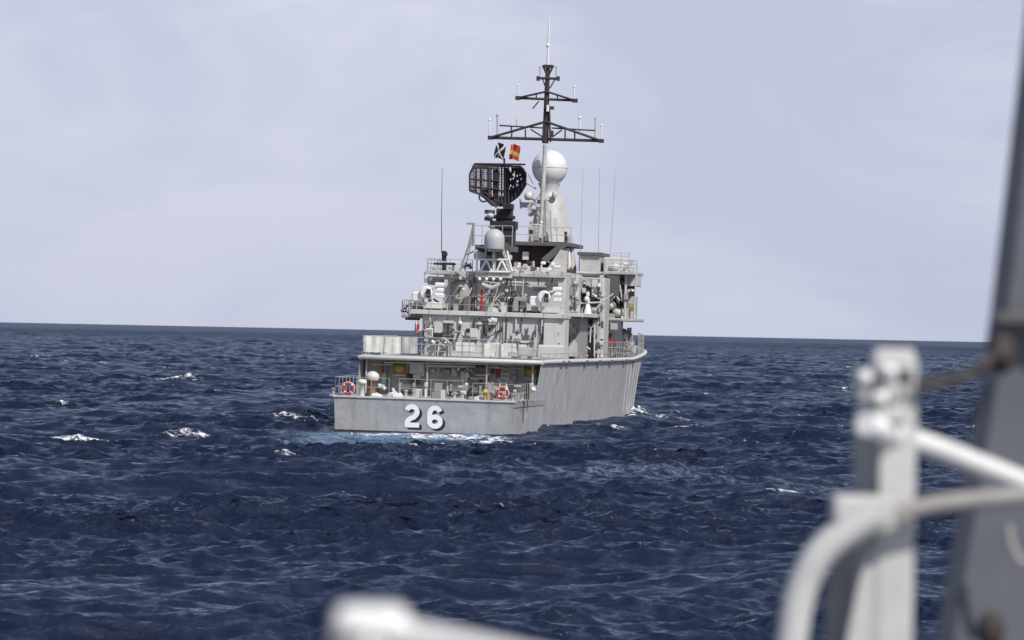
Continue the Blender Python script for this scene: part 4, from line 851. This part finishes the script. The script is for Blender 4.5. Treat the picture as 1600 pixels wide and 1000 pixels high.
fl.hexa([(c2.x - .006, c2.y, DECK), (c.x - .002, 10.0, DECK), (c.x - .002, 10.06, DECK), (c2.x - .006, c2.y + .06, DECK), (c2.x, c2.y, c.z), (c.x - .002, 10.0, c.z), (c.x - .002, 10.06, c.z), (c2.x, c2.y + .06, c.z)])
own(fl, 'side_flange', 'nearshade', st)  # shade of the post's left face put into the colour
for x0, y0, x1, y1, d, dp, nm in ((1366, 545, 1430, 582, 9.98, .1, 'cap_block'), (1338, 578, 1402, 628, 9.94, .09, 'hinge_block'), (1344, 634, 1416, 662, 9.95, .09, 'clamp'), (1304, 776, 1396, 818, 9.84, .15, 'bracket_block')):
    b_ = MB(); nbox(b_, x0, y0, x1, y1, d, dp); own(b_, nm, 'near', st, .008)
for x, y, d in ((1374, 622, 9.93), (1390, 580, 9.93), (1352, 590, 9.93)):
    q = NEAR(x, y, d); b_ = MB(); b_.lathe(q, [(.004, -.02), (.013, -.014), (.015, 0), (.015, .02)], 14, 'Y'); own(b_, 'bolt', 'nearwhite', st, 0)
for q in ((1364, 575, 1372, 612, 9.93), (1404, 588, 1426, 600, 9.96)):
    b_ = MB(); nbox(b_, *q, .02); own(b_, 'rust_patch', 'rust', st, .002)
b_ = MB(); ntube(b_, [(1352, 662), (1470, 703), (1640, 770)], [9.92, 10.15, 10.5], .023); own(b_, 'handrail', 'nearwhite', st, 0)
b_ = MB(); ntube(b_, smooth([(1398, 812), (1430, 796), (1490, 785), (1640, 772)]), 9.95, .018); own(b_, 'lower_rail', 'nearshade', st, 0)  # shade below the handrail put into the bar's colour
b_ = MB(); ntube(b_, smooth([(1372, 806), (1328, 828), (1290, 856), (1266, 890), (1249, 935), (1237, 1005), (1229, 1100), (1226, 1250)]), 9.86, .030); own(b_, 'bent_tube', 'near', st, 0)
gs = MB(); pl_ = [(1330, 826), (1372, 826), (1372, 1260), (1285, 1260), (1290, 960), (1302, 880)]
wp = MB(); q = [NEAR(x, y, 10.0) for x, y in ((1372, 835), (1373, 1260), (1318, 1260), (1324, 1000), (1344, 905))]; wp.prism([(p.x, max(p.z, DECK)) for p in q], 10.004, 10.06); own(wp, 'foot_plate', 'near', st, 0)
q = [NEAR(x, y, 10.14) for x, y in pl_]; gs.prism([(p.x, max(p.z, DECK)) for p in q], 10.12, 10.14); own(gs, 'gusset', 'nearshade', st, 0)  # dark plate standing in for the shadowed side of the post
# raked slate-grey leg at the right edge
lg = empty('raked_mast_leg', NEAR(1560, 700, 11)); lg.location.z = DECK
tag(lg, 'dark slate grey raked steel leg, out of focus, cut by the right edge', 'mast leg')
lft = [(1607, -30), (1598, 60), (1572, 280), (1546, 500), (1524, 640), (1492, 830), (1462, 1010), (1440, 1150)]
a = [NEAR(x, y, 11) for x, y in lft]; mb = MB(); vs = []
a.append(a[-1] + (a[-1] - a[-2]).normalized() * ((a[-1].z - DECK) / max(1e-3, (a[-2] - a[-1]).normalized().z)))
for p in a: vs += [(p.x, 11, p.z), (p.x + .035, 10.96, p.z), (p.x + .42, 11.1, p.z), (p.x + .42, 11.4, p.z), (p.x + .05, 11.3, p.z)]
nn = len(a); mb.add(vs, [(i * 5 + j, i * 5 + (j + 1) % 5, (i + 1) * 5 + (j + 1) % 5, (i + 1) * 5 + j) for i in range(nn - 1) for j in range(5)] + [tuple(range(5)), tuple(range((nn - 1) * 5, nn * 5))[::-1]])
own(mb, 'leg', 'slate', lg, .004)
b_ = MB(); p = NEAR(1553, 497, 10.94); b_.box(p.x, p.x + .3, 10.9, 10.99, p.z - .012, p.z + .012); own(b_, 'weld_band', 'dark', lg)
b_ = MB(); p = NEAR(1566, 552, 10.9); b_.ball(p, .035, 14, sx=.9, sz=1.3); own(b_, 'shackle', 'rust', lg, 0)
b_ = MB(); p = NEAR(1548, 985, 10.9); b_.ball(p, .03, 14, sz=1.4); own(b_, 'eye_plate', 'rust', lg, 0)
b_ = MB(); ntube(b_, smooth([(1575, 820), (1580, 850), (1592, 875), (1604, 880)]), 10.85, .009); own(b_, 'cleat', 'nearshade', lg, 0)
rp = MB(); ntube(rp, smooth([(1432, 602), (1470, 598), (1515, 585), (1545, 562), (1566, 548)]), [9.98] * 8 + [10.2] * 8 + [10.5] * 8 + [10.7] * 8 + [10.9], .012)
tag(rp.build('rope_lashing', 'wood'), 'brown rope slung between the pale stanchion and the slate grey leg', 'rope')
# low bracket at the bottom edge
bk = empty('deck_bracket', NEAR(575, 1000, 5)); bk.location.z = DECK
tag(bk, 'heavily blurred white bracket block with a sloping rail at the bottom edge', 'bracket')
b_ = MB(); nbox(b_, 520, 950, 636, 1040, 5, .08); own(b_, 'block', 'nearwhite', bk, .012)
b_ = MB(); nbox(b_, 545, 1030, 610, 1100, 5.02, .04, 0, DECK); own(b_, 'post', 'near', bk, .004)
b_ = MB(); ntube(b_, [(600, 982), (740, 1011), (900, 1046), (1100, 1092)], [5, 5, 4.95, 4.9], .011); own(b_, 'sloping_rail', 'nearwhite', bk, 0)
b_ = MB(); nbox(b_, 530, 988, 570, 1000, 4.99, .01); own(b_, 'rust_patch', 'rust', bk, 0)
